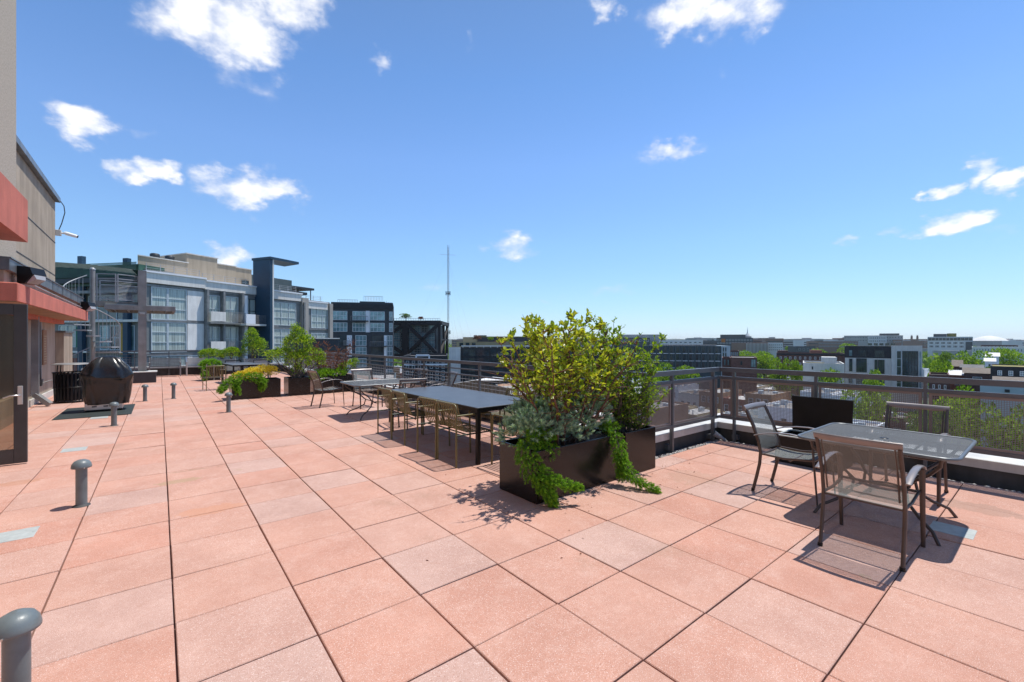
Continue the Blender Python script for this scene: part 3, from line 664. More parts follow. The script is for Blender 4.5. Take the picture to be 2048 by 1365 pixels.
def mesh_table(loc,rz,lx,ly,label,dark=False):
    e=empty('mesh_table',loc,rz,label,'table'); z=.715
    def outline(r,ax,ay,n=6):
        p=[]
        for sx,sy,a0 in ((1,1,0),(-1,1,90),(-1,-1,180),(1,-1,270)):
            for k in range(n+1):
                t=R(a0+90*k/n); p.append((sx*(ax-r)+r*math.cos(t),sy*(ay-r)+r*math.sin(t)))
        return p
    o=outline(.10,lx/2-.012,ly/2-.012); b=MB(); b.add([(x,y,z-.008) for x,y in o],[tuple(range(len(o)))],0,False,[[(x,y) for x,y in o]])
    b.add([(x+.002,y+.003,z-.0115) for x,y in o],[tuple(range(len(o)))],0,False,[[(x,y) for x,y in o]]); t=b.build('tabletop','ttop',e)
    o=outline(.11,lx/2-.012,ly/2-.012); MB().tube([(x,y,z-.012) for x,y in o+[o[0]]],.014,8,flat=1.0,caps=False).build('rim','trim',e)
    MB().lathe([(.0,z-.004),(.03,z-.004),(.034,z-.008)],n=16).build('umbrella_cap','black',e)
    b=MB()
    for s in (-1,1):
        b.tube([(s*lx*.22,-ly/2+.02,z-.03),(s*lx*.22,ly/2-.02,z-.03)],.010,6); b.tube([(-lx/2+.02,s*ly*.22,z-.032),(lx/2-.02,s*ly*.22,z-.032)],.009,6)
    b.build('underframe','chairframe',e)
    rg=[(.13*math.cos(2*PI*k/24),.13*math.sin(2*PI*k/24),.27) for k in range(25)]; MB().tube(rg,.009,6,caps=False).build('stretcher_ring','chairframe',e)
    for sx in (-1,1):
        for sy in (-1,1):
            X,Y=lx/2-.12,ly/2-.12
            f=[(1.02,.70),(1.0,.62),(.82,.52),(.58,.43),(.42,.33),(.46,.22),(.66,.14),(.88,.08),(.98,0)]
            b=MB(); b.tube([(sx*X*a,sy*Y*a,zz) for a,zz in f],.0135,8); lg=b.build('leg','chairframe',e)
            MB().tube([(sx*X*.5,sy*Y*.5,.36),(sx*.10,sy*.10,.27)],.008,6).build('stretcher','chairframe',lg)
    return e
mesh_table((5.20,1.03,0),0,1.14,1.10,'square steel mesh table with rounded corners nearest the camera')
mesh_table((3.75,9.3,0),R(-1),1.42,1.15,'smaller looking grey mesh table beyond the long dining table')
# open storage box behind the left chair
e=empty('storage_box',(6.68,2.05,0),0,'low black storage box with its lid standing open by the railing','storage box')
b=MB(); b.box(-.26,.26,-.36,.36,.0,.02); b.box(-.26,-.235,-.36,.36,.021,.345); b.box(.235,.26,-.36,.36,.021,.345); b.box(-.234,.234,-.36,-.335,.021,.345); b.box(-.234,.234,.335,.36,.021,.345); b.build('box','black',e)
b=MB()
for p,q in (((-.25,-.35,.352),(-.25,.35,.352)),((.25,-.35,.352),(.25,.35,.352))): b.bar(p,q,.035,.012)
for p,q in (((-.23,-.348,.352),(.23,-.348,.352)),((-.23,.348,.352),(.23,.348,.352))): b.bar(p,q,.03,.012)
b.build('rim','plate',e)
b=MB(); th=R(10); v=[]
for x in (0,.025):
    for (yy,zz) in ((-.345,0),(.33,0),(.345,.47),(-.36,.47)): v.append((.262+x+math.sin(th)*zz*.35,yy,.36+zz))
b.add(v,[(0,1,2,3),(7,6,5,4)]+[(i,i+4,(i+1)%4+4,(i+1)%4) for i in range(4)]); b.build('lid','black',e)
# small glass jar-like uplight by the post
b=MB(); b.tube([(0,0,0),(-.05,.06,.05),(-.12,.13,.11)],[.02,.035,.05],10); o=b.build('spotlight','steel',None,(7.12,3.4,.0)); tag(o,'small clear spotlight lying at the foot of the corner post','spotlight')
def bench(loc,rz,ln,label,mt='chairframe',lounge=False):
    e=empty('garden_bench',loc,rz,label,'bench')
    b=MB(); n=7
    for k in range(n): b.box(-ln/2,ln/2,-.24+k*.07,-.19+k*.07,.40,.42)
    b.build('seat',mt,e); b=MB()
    for k in range(6):
        z=.47+k*.065; b.bar((-ln/2,.27+k*.018,z),(ln/2,.27+k*.018,z),.016,.056)
    b.build('backrest',mt,e)
    for sx in (-1,1):
        b=MB(); x=sx*(ln/2-.03); b.bar((x,-.24,0),(x,-.24,.62),.04,.04); b.bar((x,.26,0),(x,.28,.45),.04,.04); b.bar((x,.28,.45),(x,.38,.86),.04,.04); b.bar((x,-.27,.63),(x,.34,.63),.05,.025); b.build('side_frame',mt,e)
    return e
bench((.2,25.25,0),0,1.15,'grey slatted bench in front of the far railing nearest the column','steeld')
bench((1.35,25.3,0),0,.8,'pale framed bench at the far railing left of the round shrubs','silver')
bench((2.15,21.9,0),R(6),.95,'grey slatted loveseat behind the lone olive chair','steeld')
bench((3.3,21.9,0),R(-4),.95,'grey slatted loveseat behind the dark dining table','steeld')
def striped(loc,rz,label):
    e=empty('striped_chair',loc,rz,label,'chair','striped back chairs at the far table')
    b=MB()
    for k in range(12): b.bar((-.25,-.23+k*.042,.42),(-.30,-.23+k*.042,.80),.022,.012)
    b.build('backrest','paper',e); b=MB(); b.bar((-.27,-.26,0),(-.29,-.26,.82),.025,.025); b.bar((-.27,.26,0),(-.29,.26,.82),.025,.025); b.bar((-.29,-.26,.81),(-.29,.26,.81),.03,.03)
    for s in (-1,1): b.bar((.22,s*.26,0),(.22,s*.26,.64),.025,.025); b.bar((-.28,s*.26,.64),(.22,s*.26,.64),.025,.025)
    b.build('frame','black',e); MB().box(-.25,.23,-.25,.25,.41,.43).build('seat','black',e)
striped((2.3,20.5,0),R(-90),'chair with pale striped back at the left of the far dark table')
striped((3.3,20.6,0),R(-90),'chair with pale striped back half hidden behind the big lime shrub')
# ---------------------------------------------------------------- planters
def planter(x0,x1,y0,y1,label,h=.52):
    cx,cy=(x0+x1)/2,(y0+y1)/2; w,d=(x1-x0)/2,(y1-y0)/2; e=empty('planter_box',(cx,cy,0),0,label,'planter','black planter boxes')
    b=MB(); o=[(-w,-d),(w,-d),(w,d),(-w,d)]; t=.022; i=[(-w+t,-d+t),(w-t,-d+t),(w-t,d-t),(-w+t,d-t)]
    v=[(*p,.005) for p in o]+[(*p,h) for p in o]+[(*p,h) for p in i]+[(*p,.3) for p in i]
    fs=[(3,2,1,0)]
    for a in (0,4,8):
        for k in range(4): fs.append((a+k,a+(k+1)%4,a+4+(k+1)%4,a+4+k))
    b.add(v,fs); bx=b.build('box','planter',e); md=bx.modifiers.new('bev','BEVEL'); md.width=.005; md.segments=2; md.limit_method='ANGLE'
    b=MB(); rows=[[(-w+t+(2*w-2*t)*k/10,-d+t+(2*d-2*t)*j/6,h-.06+.02*mnoise.noise(Vector((k,j,cx)))) for k in range(11)] for j in range(7)]; b.sheet(rows); b.uv={}; b.build('soil','soil',e)
planter(2.87,4.235,3.21,3.81,'large black planter nearest the camera holding the tall shrub')
planter(4.27,4.88,3.21,3.81,'square black planter adjoining the big planter near the railing corner')
planter(1.53,2.73,14.1,14.7,'black planter overflowing with golden and green foliage')
planter(2.93,3.53,14.1,14.7,'square black planter under the big lime green shrub')
planter(3.66,4.86,14.1,14.7,'black planter holding the half dead brown shrub')
planter(1.55,3.0,25.15,25.75,'far black planter with two round lime shrubs')
planter(3.1,4.3,25.15,25.75,'far black planter under the conical lime shrub')
planter(1.35,1.95,21.6,22.2,'small far black planter with a trailing round bush')
# ---------------------------------------------------------------- plants
class Fol:
    def __init__(s): s.V=[];s.Fc=[];s.R=[];s.n=0
    def leaf(s,c,d,L,Wd,rn,fold=.3,droop=0):
        """arrays: c (N,3) base, d (N,3) unit dirs, L,Wd (N,), rn (N,)"""
        N=len(c); up=rng.normal(size=(N,3)); up[:,2]+=1.2
        sd=np.cross(d,up); sd/=np.linalg.norm(sd,axis=1)[:,None]+1e-9; nm=np.cross(sd,d)
        L=L[:,None]; Wd=Wd[:,None]; mid=c+d*L*.5
        a=c; l=mid+sd*Wd*.5+nm*Wd*fold; r=mid-sd*Wd*.5+nm*Wd*fold; t=c+d*L-nm*L*droop
        V=np.stack([a,l,t,r],1).reshape(-1,3); o=s.n+np.arange(N)*4
        s.Fc+=np.concatenate([np.stack([o,o+2,o+1],1),np.stack([o,o+3,o+2],1)],0).tolist(); s.R+=rn.tolist()*2; s.V+=V.tolist(); s.n+=4*N
    def needle(s,c,d,L,Wd,rn):
        N=len(c); sd=np.cross(d,rng.normal(size=(N,3))); sd/=np.linalg.norm(sd,axis=1)[:,None]+1e-9
        V=np.stack([c-sd*Wd[:,None]*.5,c+sd*Wd[:,None]*.5,c+d*L[:,None]],1).reshape(-1,3); o=s.n+np.arange(N)*3
        s.Fc+=np.stack([o,o+1,o+2],1).tolist(); s.R+=rn.tolist(); s.V+=V.tolist(); s.n+=3*N
    def build(s,name,m,parent,loc=None):
        b=MB(); b.v=[tuple(v) for v in s.V]; b.f=[tuple(f) for f in s.Fc]; b.mi=[0]*len(b.f); b.sm=[False]*len(b.f); b.rnd=s.R
        return b.build(name,m,parent,loc)
def unit(v): return v/(np.linalg.norm(v,axis=1)[:,None]+1e-9)
def shrub(name,loc,label,stems,height,spread,nleaf,lsz,lm,bm='bark',base=(.3,.12),shape=None,cat='shrub',bare=0,lw=.5,dome=False):
    e=empty(name,loc,0,label,cat); b=MB(); tips=[]
    for i in range(stems):
        a=2*PI*i/stems+random.uniform(-.4,.4); rr=random.uniform(.1,1)
        p=Vector((math.cos(a)*base[0]*rr,math.sin(a)*base[1]*rr,-.04)); out=Vector((math.cos(a)*spread[0],math.sin(a)*spread[1],0))*random.uniform(.25,1)
        hh=height*random.uniform(.65,1)*(1-.22*(out.length/max(spread))**2); n=9; pts=[]
        if dome: q_=min(1,out.length/max(spread)); hh=.80+.62*math.sqrt(max(0,1-q_*q_))*random.uniform(.72,1.0)
        for k in range(n+1):
            t=k/n; q=p+out*(t**(1.0 if dome else 1.25))+Vector((0,0,hh*t)); q+=Vector((random.gauss(0,.012),random.gauss(0,.012),0))*height*min(1,t*3)
            pts.append(q)
        r0=random.uniform(.006,.012)*height; b.tube(pts,[r0*(1-.85*k/n)+.0012 for k in range(n+1)],6)
        for k in range(2 if not bare else 3,n+1):
            for _ in range(random.randint(2,4)):
                dr=Vector((random.gauss(0,1),random.gauss(0,1),random.uniform(-.3,1.0) if dome else random.uniform(.1,1.2)))+out*.5; dr.normalize(); ln=height*random.uniform(.10,.26)*(1.1-.5*k/n)
                if dome and k>n-2: ln*=.55
                m=5; s0=pts[k]; tw=[s0]
                for j in range(1,m+1): s0=s0+dr*(ln/m)+Vector((random.gauss(0,.006),random.gauss(0,.006),.006))*height; tw.append(s0)
                b.tube(tw,[r0*.33*(1-.8*j/m)+.0008 for j in range(m+1)],4,caps=False)
                tips.append(tw)
    b.build('stems',bm,e)
    f=Fol(); cs=[];ds=[]
    for _ in range(nleaf):
        tw=random.choice(tips); k=random.randint(1,len(tw)-1); t=random.random(); q=tw[k-1].lerp(tw[k],t); 
        if shape and not shape(q): continue
        ax=(tw[k]-tw[k-1]).normalized(); dd=ax*.6+Vector((random.gauss(0,.6),random.gauss(0,.6),random.gauss(.25,.5))); cs.append(q); ds.append(dd)
    cs=np.array([list(c) for c in cs]); ds=unit(np.array([list(d) for d in ds])); N=len(cs)
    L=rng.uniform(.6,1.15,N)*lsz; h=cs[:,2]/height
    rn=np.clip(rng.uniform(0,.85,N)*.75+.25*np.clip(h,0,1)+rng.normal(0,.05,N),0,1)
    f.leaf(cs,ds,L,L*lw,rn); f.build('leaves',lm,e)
    return e
def tufts(name,label,cat,mt,pts,nrm,nn,L,Wd,loc=(0,0,0),core=None,spreadv=.7,group=None,stem=None):
    """needle clumps: pts,nrm (N,3)"""
    e=empty(name,loc,0,label,cat,group); f=Fol(); N=len(pts); c=np.repeat(pts,nn,0); n=np.repeat(nrm,nn,0)
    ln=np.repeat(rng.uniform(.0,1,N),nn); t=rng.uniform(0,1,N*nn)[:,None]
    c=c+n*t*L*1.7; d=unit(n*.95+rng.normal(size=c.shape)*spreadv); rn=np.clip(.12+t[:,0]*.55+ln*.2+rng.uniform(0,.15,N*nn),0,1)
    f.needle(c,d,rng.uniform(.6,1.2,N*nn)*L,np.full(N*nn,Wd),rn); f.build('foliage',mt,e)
    if core: b=MB(); core(b); b.build('branches','barkg',e)
    return e
def mound(blobs,n):
    """points on the upper shell of several ellipsoids (cx,cy,cz,rx,ry,rz)"""
    A=np.array([b[3]*b[4]+b[4]*b[5] for b in blobs]); A/=A.sum(); P_=[];N_=[]
    for b,a in zip(blobs,A):
        k=int(n*a); v=unit(rng.normal(size=(k,3))); v[:,2]=np.where(v[:,2]<-.35,-v[:,2],v[:,2]); r=rng.uniform(.78,1.05,k)[:,None]
        P_.append(np.array(b[:3])+v*np.array(b[3:])*r); N_.append(unit(v+np.array((0,0,.35))+rng.normal(size=(k,3))*.25))
    return np.concatenate(P_),np.concatenate(N_)
def trail(path,n,r,flat=.6):
    P_=[];N_=[]; path=[np.array(p) for p in path]; rr=r if isinstance(r,(list,tuple)) else [r]*len(path)
    for _ in range(n):
        k=rng.integers(0,len(path)-1); t=rng.random(); c=path[k]*(1-t)+path[k+1]*t; q=rr[k]*(1-t)+rr[k+1]*t
        tn=path[k+1]-path[k]; tn/=np.linalg.norm(tn)+1e-9; v=rng.normal(size=3); v/=np.linalg.norm(v)
        P_.append(c+v*q*rng.uniform(.5,1)*np.array((1,flat,1))); N_.append(v*.6+tn*.8)
    return np.array(P_),unit(np.array(N_))
# foreground planter
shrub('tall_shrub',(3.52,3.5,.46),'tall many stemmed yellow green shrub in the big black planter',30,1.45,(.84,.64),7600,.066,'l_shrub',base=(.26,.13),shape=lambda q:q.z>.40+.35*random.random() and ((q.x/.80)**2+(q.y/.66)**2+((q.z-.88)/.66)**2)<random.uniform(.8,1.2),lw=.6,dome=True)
shrub('loose_shrub',(4.55,3.48,.46),'airy light green shrub with bare twigs in the square planter',13,1.40,(.46,.44),3300,.056,'l_shrub2','barkg',base=(.16,.15),lw=.5)
shrub('low_shrub',(4.62,3.42,.44),'small bushy green plant low in the square planter',14,.80,(.40,.34),2900,.036,'l_shrub2','barkg',base=(.16,.15),lw=.5)
bl=[(3.02,3.42,.68,.22,.24,.17),(3.14,3.66,.74,.22,.2,.18),(3.32,3.38,.62,.24,.2,.17),(3.5,3.62,.66,.24,.22,.16),(3.86,3.52,.70,.26,.26,.20),(4.08,3.58,.68,.22,.22,.17),(3.68,3.36,.58,.18,.14,.13),(2.93,3.60,.60,.16,.18,.15),(3.24,3.5,.80,.2,.2,.13),(3.96,3.5,.84,.18,.18,.12)]
p_,n_=mound(bl,1500)
tufts('dwarf_spruce','spreading blue green spruce mounds filling the big black planter','shrub','l_spruce',p_,n_,70,.036,.0042,spreadv=.42,core=lambda b:[b.tube([(3.4,3.5,.44),(q[0],q[1],q[2])],[.014,.004],5) for q in bl])
p1,n1=trail([(3.02,3.42,.60),(2.86,3.33,.54),(2.83,3.26,.40),(2.86,3.17,.27),(2.92,3.10,.14),(2.97,3.07,.03)],760,[.12,.15,.14,.10,.065,.035],.9)
p2,n2=trail([(2.88,3.16,.32),(2.99,3.07,.24),(3.10,3.0,.19),(3.21,2.95,.17)],230,[.08,.06,.04,.012]); p3,n3=trail([(3.0,3.42,.62),(3.1,3.3,.60),(3.05,3.18,.52)],160,.10)
tufts('trailing_juniper','bright green juniper spilling over the near corner of the big planter','juniper','l_jun',np.concatenate([p1,p2,p3]),np.concatenate([n1,n2,n3]),44,.022,.0034,core=lambda b:b.tube([(3.12,3.42,.5),(2.86,3.3,.52),(2.87,3.18,.3),(2.95,3.08,.1)],.008,5),spreadv=.9)
p1,n1=trail([(4.07,3.40,.62),(4.06,3.24,.60),(4.03,3.12,.44),(4.0,3.06,.27),(4.0,2.95,.14),(4.03,2.80,.07),(4.09,2.66,.03)],640,[.07,.10,.09,.085,.075,.045,.015],.9)
p2,n2=trail([(3.98,3.1,.34),(3.96,3.06,.20),(3.97,3.04,.08)],120,[.07,.06,.03])
tufts('trailing_juniper','bright green juniper hanging between the two black planters','juniper','l_jun',np.concatenate([p1,p2]),np.concatenate([n1,n2]),44,.022,.0034,core=lambda b:b.tube([(4.07,3.4,.5),(4.06,3.2,.57),(4.02,3.08,.3),(4.02,2.85,.08)],.008,5),spreadv=.9)
f=Fol(); n_=150; q=[]
for _ in range(n_):
    cx_,cy_,r_=random.choice(((3.4,3.0,.8),(4.4,2.9,.7),(3.0,4.4,1.2),(1.8,13.7,1.0),(3.2,13.8,.8),(5.0,3.3,.5))); q.append((random.gauss(cx_,r_),random.gauss(cy_,r_*.6),.004))
q=[p for p in q if not (2.85<p[0]<4.9 and 3.19<p[1]<3.83)]; c=np.array(q); d=unit(np.concatenate([rng.normal(size=(len(c),2)),np.zeros((len(c),1))+.05],1)); f.leaf(c,d,rng.uniform(.012,.03,len(c)),rng.uniform(.008,.015,len(c)),rng.uniform(0,1,len(c)),fold=.15)
tag(f.build('fallen_leaves','l_dead',None),'dry leaf bits scattered on the slabs around the planters','leaves',kind='stuff')
# middle planters
def bushy(name,loc,label,blobs,n,lsz,lm,cat='shrub',lw=.5,bark='barkg'):
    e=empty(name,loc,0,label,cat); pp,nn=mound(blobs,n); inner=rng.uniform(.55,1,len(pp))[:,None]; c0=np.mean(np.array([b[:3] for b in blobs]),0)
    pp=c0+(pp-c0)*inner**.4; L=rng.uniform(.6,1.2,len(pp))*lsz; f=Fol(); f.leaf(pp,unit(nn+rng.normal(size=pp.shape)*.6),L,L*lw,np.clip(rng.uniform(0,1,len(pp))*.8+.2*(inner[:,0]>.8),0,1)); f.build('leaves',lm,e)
    b=MB()
    for q in blobs:
        for _ in range(3): b.tube([(random.uniform(-.08,.08),random.uniform(-.08,.08),-.03),(q[0]*.6,q[1]*.6,q[2]*.55),(q[0]+random.uniform(-.5,.5)*q[3],q[1]+random.uniform(-.5,.5)*q[4],q[2]+random.uniform(0,.6)*q[5])],[.014,.009,.003],5)
    b.build('stems',bark,e); return e
bushy('golden_spirea',(2.15,14.4,.46),'golden yellow low shrub filling the left middle planter',[(-.38,0,.12,.22,.26,.17),(-.1,.02,.17,.26,.28,.22),(.18,0,.22,.26,.28,.24),(.42,.02,.22,.18,.26,.22)],3000,.045,'l_gold')
p1,n1=trail([(1.95,14.3,.58),(1.68,14.1,.58),(1.48,14.0,.50),(1.34,13.93,.38),(1.24,13.88,.28)],330,[.12,.15,.13,.09,.04],.9); p2,n2=trail([(1.6,14.05,.52),(1.63,14.02,.36),(1.66,13.99,.2)],120,[.09,.07,.04]); p3,n3=trail([(1.9,14.1,.62),(2.12,14.05,.58),(2.26,14.03,.44),(2.24,14.02,.27)],260,[.10,.13,.10,.04])
tufts('trailing_juniper','green juniper creeping over the golden shrub planter','juniper','l_jun',np.concatenate([p1,p2,p3]),np.concatenate([n1,n2,n3]),34,.04,.007,core=lambda b:b.tube([(1.95,14.25,.5),(1.6,14.08,.54),(1.3,13.9,.32)],.01,5),spreadv=1.1)
bushy('lime_shrub',(3.2,14.35,.48),'big lime green shrub standing in the middle square planter',[(0,0,.95,.42,.42,.42),(-.45,0,.62,.36,.34,.30),(.42,-.05,.60,.42,.36,.34),(.62,.0,.42,.26,.28,.22),(.05,0,1.28,.26,.26,.30),(-.02,0,1.5,.15,.15,.18),(0,-.1,.45,.40,.34,.34),(-.68,0,.66,.22,.22,.2),(.3,0,1.12,.24,.24,.2),(.02,0,.16,.2,.2,.15)],5200,.062,'l_lime')
e=shrub('dying_shrub',(4.25,14.4,.46),'half dead brown leaved shrub with bare twigs in the right middle planter',14,1.25,(.75,.4),1500,.045,'l_dead','bark',base=(.4,.1))
bushy('lime_shrub',(4.62,14.4,.48),'small yellow green shrub at the railing end of the middle planters',[(.1,0,.30,.26,.22,.17),(.32,0,.42,.18,.18,.14),(-.1,0,.16,.2,.2,.13)],900,.055,'l_lime')
p1,n1=mound([(3.95,14.3,.55,.3,.25,.14),(3.75,14.15,.5,.18,.2,.14),(4.3,14.3,.54,.3,.2,.1)],420)
tufts('low_juniper','low green juniper at the foot of the half dead shrub','juniper','l_jun',p1,n1,26,.05,.01,core=lambda b:b.tube([(4,14.35,.45),(3.8,14.2,.55)],.01,5))
bushy('round_shrub',(1.95,25.4,.5),'round lime shrub farther left in the far planter',[(0,0,.40,.52,.4,.34),(-.2,0,.5,.34,.3,.22)],1700,.07,'l_lime')
bushy('round_shrub',(2.72,25.4,.5),'round lime shrub farther right in the far planter',[(0,0,.42,.46,.4,.36),(.1,0,.6,.26,.3,.2)],1700,.07,'l_lime')
bushy('conical_shrub',(3.65,25.4,.5),'tall conical lime shrub in the far planter',[(0,0,.5,.62,.5,.5),(0,0,.95,.5,.45,.4),(-.05,0,1.35,.34,.34,.32),(.35,0,.85,.34,.34,.4),(-.05,0,1.6,.18,.2,.2)],3000,.075,'l_lime')
p1,n1=mound([(1.65,21.9,.58,.34,.3,.2)],220); p2,n2=trail([(1.5,21.7,.55),(1.42,21.5,.35),(1.40,21.45,.18)],90,.1)
tufts('low_juniper','round green juniper in the small far planter by the loveseat','juniper','l_jun',np.concatenate([p1,p2]),np.concatenate([n1,n2]),24,.06,.014,core=lambda b:b.tube([(1.65,21.9,.45),(1.6,21.9,.6)],.01,5))
# ---------------------------------------------------------------- city around and below
GZ=-20.0
def lx(u,d): return (u-1024)/F*d
def zv(v,d): return EYE-(v-H0)/F*d
def site(name,A,B,label,cat='building',group=None,z=GZ):
    """empty at facade corner A (camera frame l,d), local x towards B, local y away from the deck"""
    a=Vector(W(*A)); b=Vector(W(*B)); t=b-a; e=empty(name,(a.x,a.y,z),math.atan2(t.y,t.x),label,cat,group); return e,t.length
def body(e,x0,x1,y0,y1,zb,zt,wm,rm='roofg',name='wall',par=.5,cap=None):
    o=MB().box(x0,x1,y0,y1,zb-GZ,zt-GZ).build(name,wm,e)
    p=.25; z=zt-GZ; b=MB(); b.box(x0+p,x1-p,y0+p,y1-p,z+.003,z+.05); b.build('roof',rm,e)
    if par:
        b=MB(); 
        for q in ((x0,x1,y0,y0+p),(x0,x1,y1-p,y1)): b.box(*q,z+.002,z+par)
        for q in ((x0,x0+p,y0+p,y1-p),(x1-p,x1,y0+p,y1-p)): b.box(*q,z+.002,z+par)
        b.build('parapet',cap or wm,e)
    return o
def win(e,x0,x1,z0,z1,gm,fm='frame',nx=2,nz=1,y=0,t=.08,cache={},side=None,name='window'):
    """one window: frame and mullions standing 6 cm proud, glass 1 cm proud"""
    w=x1-x0; h=z1-z0; k=(round(w,2),round(h,2),gm,fm,nx,nz,t)
    if k not in cache:
        b=MB(); b.box(0,w,-.012,0,0,h,0)
        b.box(0,w,-.07,-.013,0,t,1); b.box(0,w,-.07,-.013,h-t,h,1); b.box(0,t,-.07,-.013,t,h-t,1); b.box(w-t,w,-.07,-.013,t,h-t,1)
        for i in range(1,nx): x=w*i/nx; b.box(x-t*.4,x+t*.4,-.068,-.013,t,h-t,1)
        for i in range(1,nz): z=h*i/nz; b.box(t,w-t,-.066,-.013,z-t*.4,z+t*.4,1)
        o=b.build(name,[gm,fm],e); cache[k]=o.data
    else:
        o=bpy.data.objects.new(name,cache[k]); COL.objects.link(o); o.parent=e
    if side=='L': o.rotation_euler=(0,0,-PI/2); o.location=(y,x1,z0-GZ)
    elif side=='R': o.rotation_euler=(0,0,PI/2); o.location=(y,x0,z0-GZ)
    else: o.location=(x0,y,z0-GZ)
    return o
def rowwins(e,xs,zs,gm,fm='frame',nx=2,nz=1,y=0,t=.08):
    for (a,b) in xs:
        for (c,d) in zs: win(e,a,b,c,d,gm,fm,nx,nz,y,t)
def even(x0,x1,n,fill=.6):
    w=(x1-x0)/n; return [(x0+w*i+w*(1-fill)/2,x0+w*(i+1)-w*(1-fill)/2) for i in range(n)]
def pbox(e,name,m,*q):
    q=list(q); return MB().box(*q[:4],q[4]-GZ,q[5]-GZ).build(name,m,e)
# ground
b=MB(); n=60; ext=7000
b.box(-ext,ext,-ext,ext,GZ-1,GZ-.02)
gm=mat('city_ground',(.10,.10,.09),.95,var=.4,scale=.02,col2=(.09,.13,.05)); tag(b.build('ground',gm),kind='structure')
# ---- grey apartment block with big curtained windows (s along the facade)
fx=(.3827,.9239); O=(-34.0,41.0)
e,Ln=site('apartment_building',O,(O[0]+fx[0]*22.3,O[1]+fx[1]*22.3),'grey apartment block with curtained windows and a blue tower with a flat fin roof')
pbox(e,'wall','agrey',0,22.3,0,14,GZ,7.0)
pbox(e,'parapet','agreyl',-.15,5.2,-.28,13.8,7.04,7.98); pbox(e,'parapet','agreyl',5.203,12.9,-.24,13.8,6.95,7.78); pbox(e,'parapet','agreyl',12.903,17.35,-.25,13.8,6.7,7.6); pbox(e,'parapet','agreyl',18.4,21.7,-.24,13.8,5.9,6.75)
pbox(e,'coping','white',-.25,5.25,-.4,13.7,7.983,8.14); pbox(e,'coping','white',5.253,12.95,-.36,13.7,7.783,7.93); pbox(e,'coping','white',12.953,17.4,-.37,13.7,7.603,7.75); pbox(e,'coping','white',18.35,21.7,-.36,13.7,6.753,6.9)
FL=[(3.62,6.72),(.5,3.42),(-2.75,.2),(-6,-3.05),(-9.25,-6.3),(-12.5,-9.55)]
for i,(a,c) in enumerate(FL[:4]):
    win(e,.35,1.75,a,c,'g_cur','frame',1,3,-.02,.09); win(e,1.76,4.75/1.36,a,c,'g_cur','frame',1,3,-.02,.09)
    pbox(e,'brick_panel','whiteb',3.55,5.15,-.10,-.002,a+.05,c-.03)
    win(e,5.3,6.85,a,c-.3,'g_cur','frame',2,2,-.02,.07)
    win(e,7.15,8.9,a,c-.25,'g_cur','frame',2,2,-.02,.07)
    win(e,9.45,11.0,a,c-.3,'g_drk' if i else 'g_cur','framed',2,2,-.02,.07)
    win(e,13.35,16.6,a-.1,c-.35,'g_cur','frame',3,3,-.02,.08)
    if i>=0: pbox(e,'louvre_panel','agrey',17.8,18.9,-.06,-.002,a-.3,c-.75); 
    win(e,19.0,21.9,a-.3,c-.75,'g_cur','frame',3,3,-.02,.08)
    pbox(e,'spandrel','steeld',0,13.3,-.12,-.001,c+.002,c+.19); pbox(e,'spandrel','steeld',13.31,21.9,-.12,-.001,c-.33,c-.17)
    if i<3:
        g=pbox(e,'balcony_screen','agreyl',5.3,6.85,-1.0,-.97,a+.05,a+1.05)
        r_=MB()
        for k in range(9): r_.tube([(7.1,-1.0,a-GZ+.1+k*.11),(9.1,-1.0,a-GZ+.1+k*.11)],.018,4)
        r_.bar((7.1,-1,a-GZ+1.07),(9.1,-1,a-GZ+1.07),.05,.05); r_.build('balcony_rail','steeld',e)
        pbox(e,'balcony','agrey',5.2,9.2,-1.05,-.13,a-.22,a-.02)
pbox(e,'balcony','agreyl',8.5,10.94,-1.9,-.13,3.3,3.5); pbox(e,'balcony_wall','white',8.5,9.6,-1.9,-1.82,3.501,4.55); pbox(e,'spandrel','steeld',11.45,13.3,-1.0,-.13,3.3,3.5); 
r_=MB()
for k in range(9): r_.tube([(9.6,-1.86,3.6-GZ+k*.11),(10.93,-1.86,3.6-GZ+k*.11)],.018,4)
r_.build('balcony_rail','steeld',e)
for x in (5.17,6.88,9.0,17.42): pbox(e,'pier','steeld',x,x+.22,-.6,-.001,GZ,6.95 if x<17 else 6.6)
MB().tube([(9.22+.3,-.35,0),(9.22+.3,-.35,6.7-GZ)],.26,14).build('round_column','white',e)
pbox(e,'pier','beigep',17.3,18.3,-.4,.5,GZ,7.2); pbox(e,'pier','beigep',21.95,22.5,-.4,.5,GZ,6.8)
pbox(e,'tower','blue',10.95,11.25,-2.5,.3,GZ,10.95); pbox(e,'tower_trim','agreyl',11.253,11.42,-2.52,-2.2,GZ,10.95)
b=MB(); b.add([(x,y,z-GZ) for z in (10.93,11.2) for x,y in ((10.85,-2.62),(12.8,-2.64),(14.8,-2.6),(15.3,.4),(10.85,.4))],[(4,3,2,1,0),(5,6,7,8,9)]+[(i,(i+1)%5,(i+1)%5+5,i+5) for i in range(5)]); b.build('fin_roof','blue',e)
for i,(x0,x1,z) in enumerate(((.95,5.57,9.95),(5.57,8.88,11.0),(8.88,11.2,10.45),(11.2,13.4,10.4))):
    ya=3.2+.2*i; yb=8.5; sx=x0+.56*(yb-ya) if i==0 else x0; sx=min(sx,x1-.5)
    MB().prism([(x0,ya),(x1,ya),(x1,yb),(sx,yb)],7.1-GZ,z-GZ).build('penthouse','beige',e); MB().prism([(x0-.06,ya-.1),(x1+.06,ya-.1),(x1+.06,yb),(sx,yb)],z+.002-GZ,z+.1-GZ).build('penthouse_cap','stone',e)
for x in (6.6,11.9): win(e,x,x+.9,8.5,9.0,'g_drk','framed',1,1,3.55,.06)
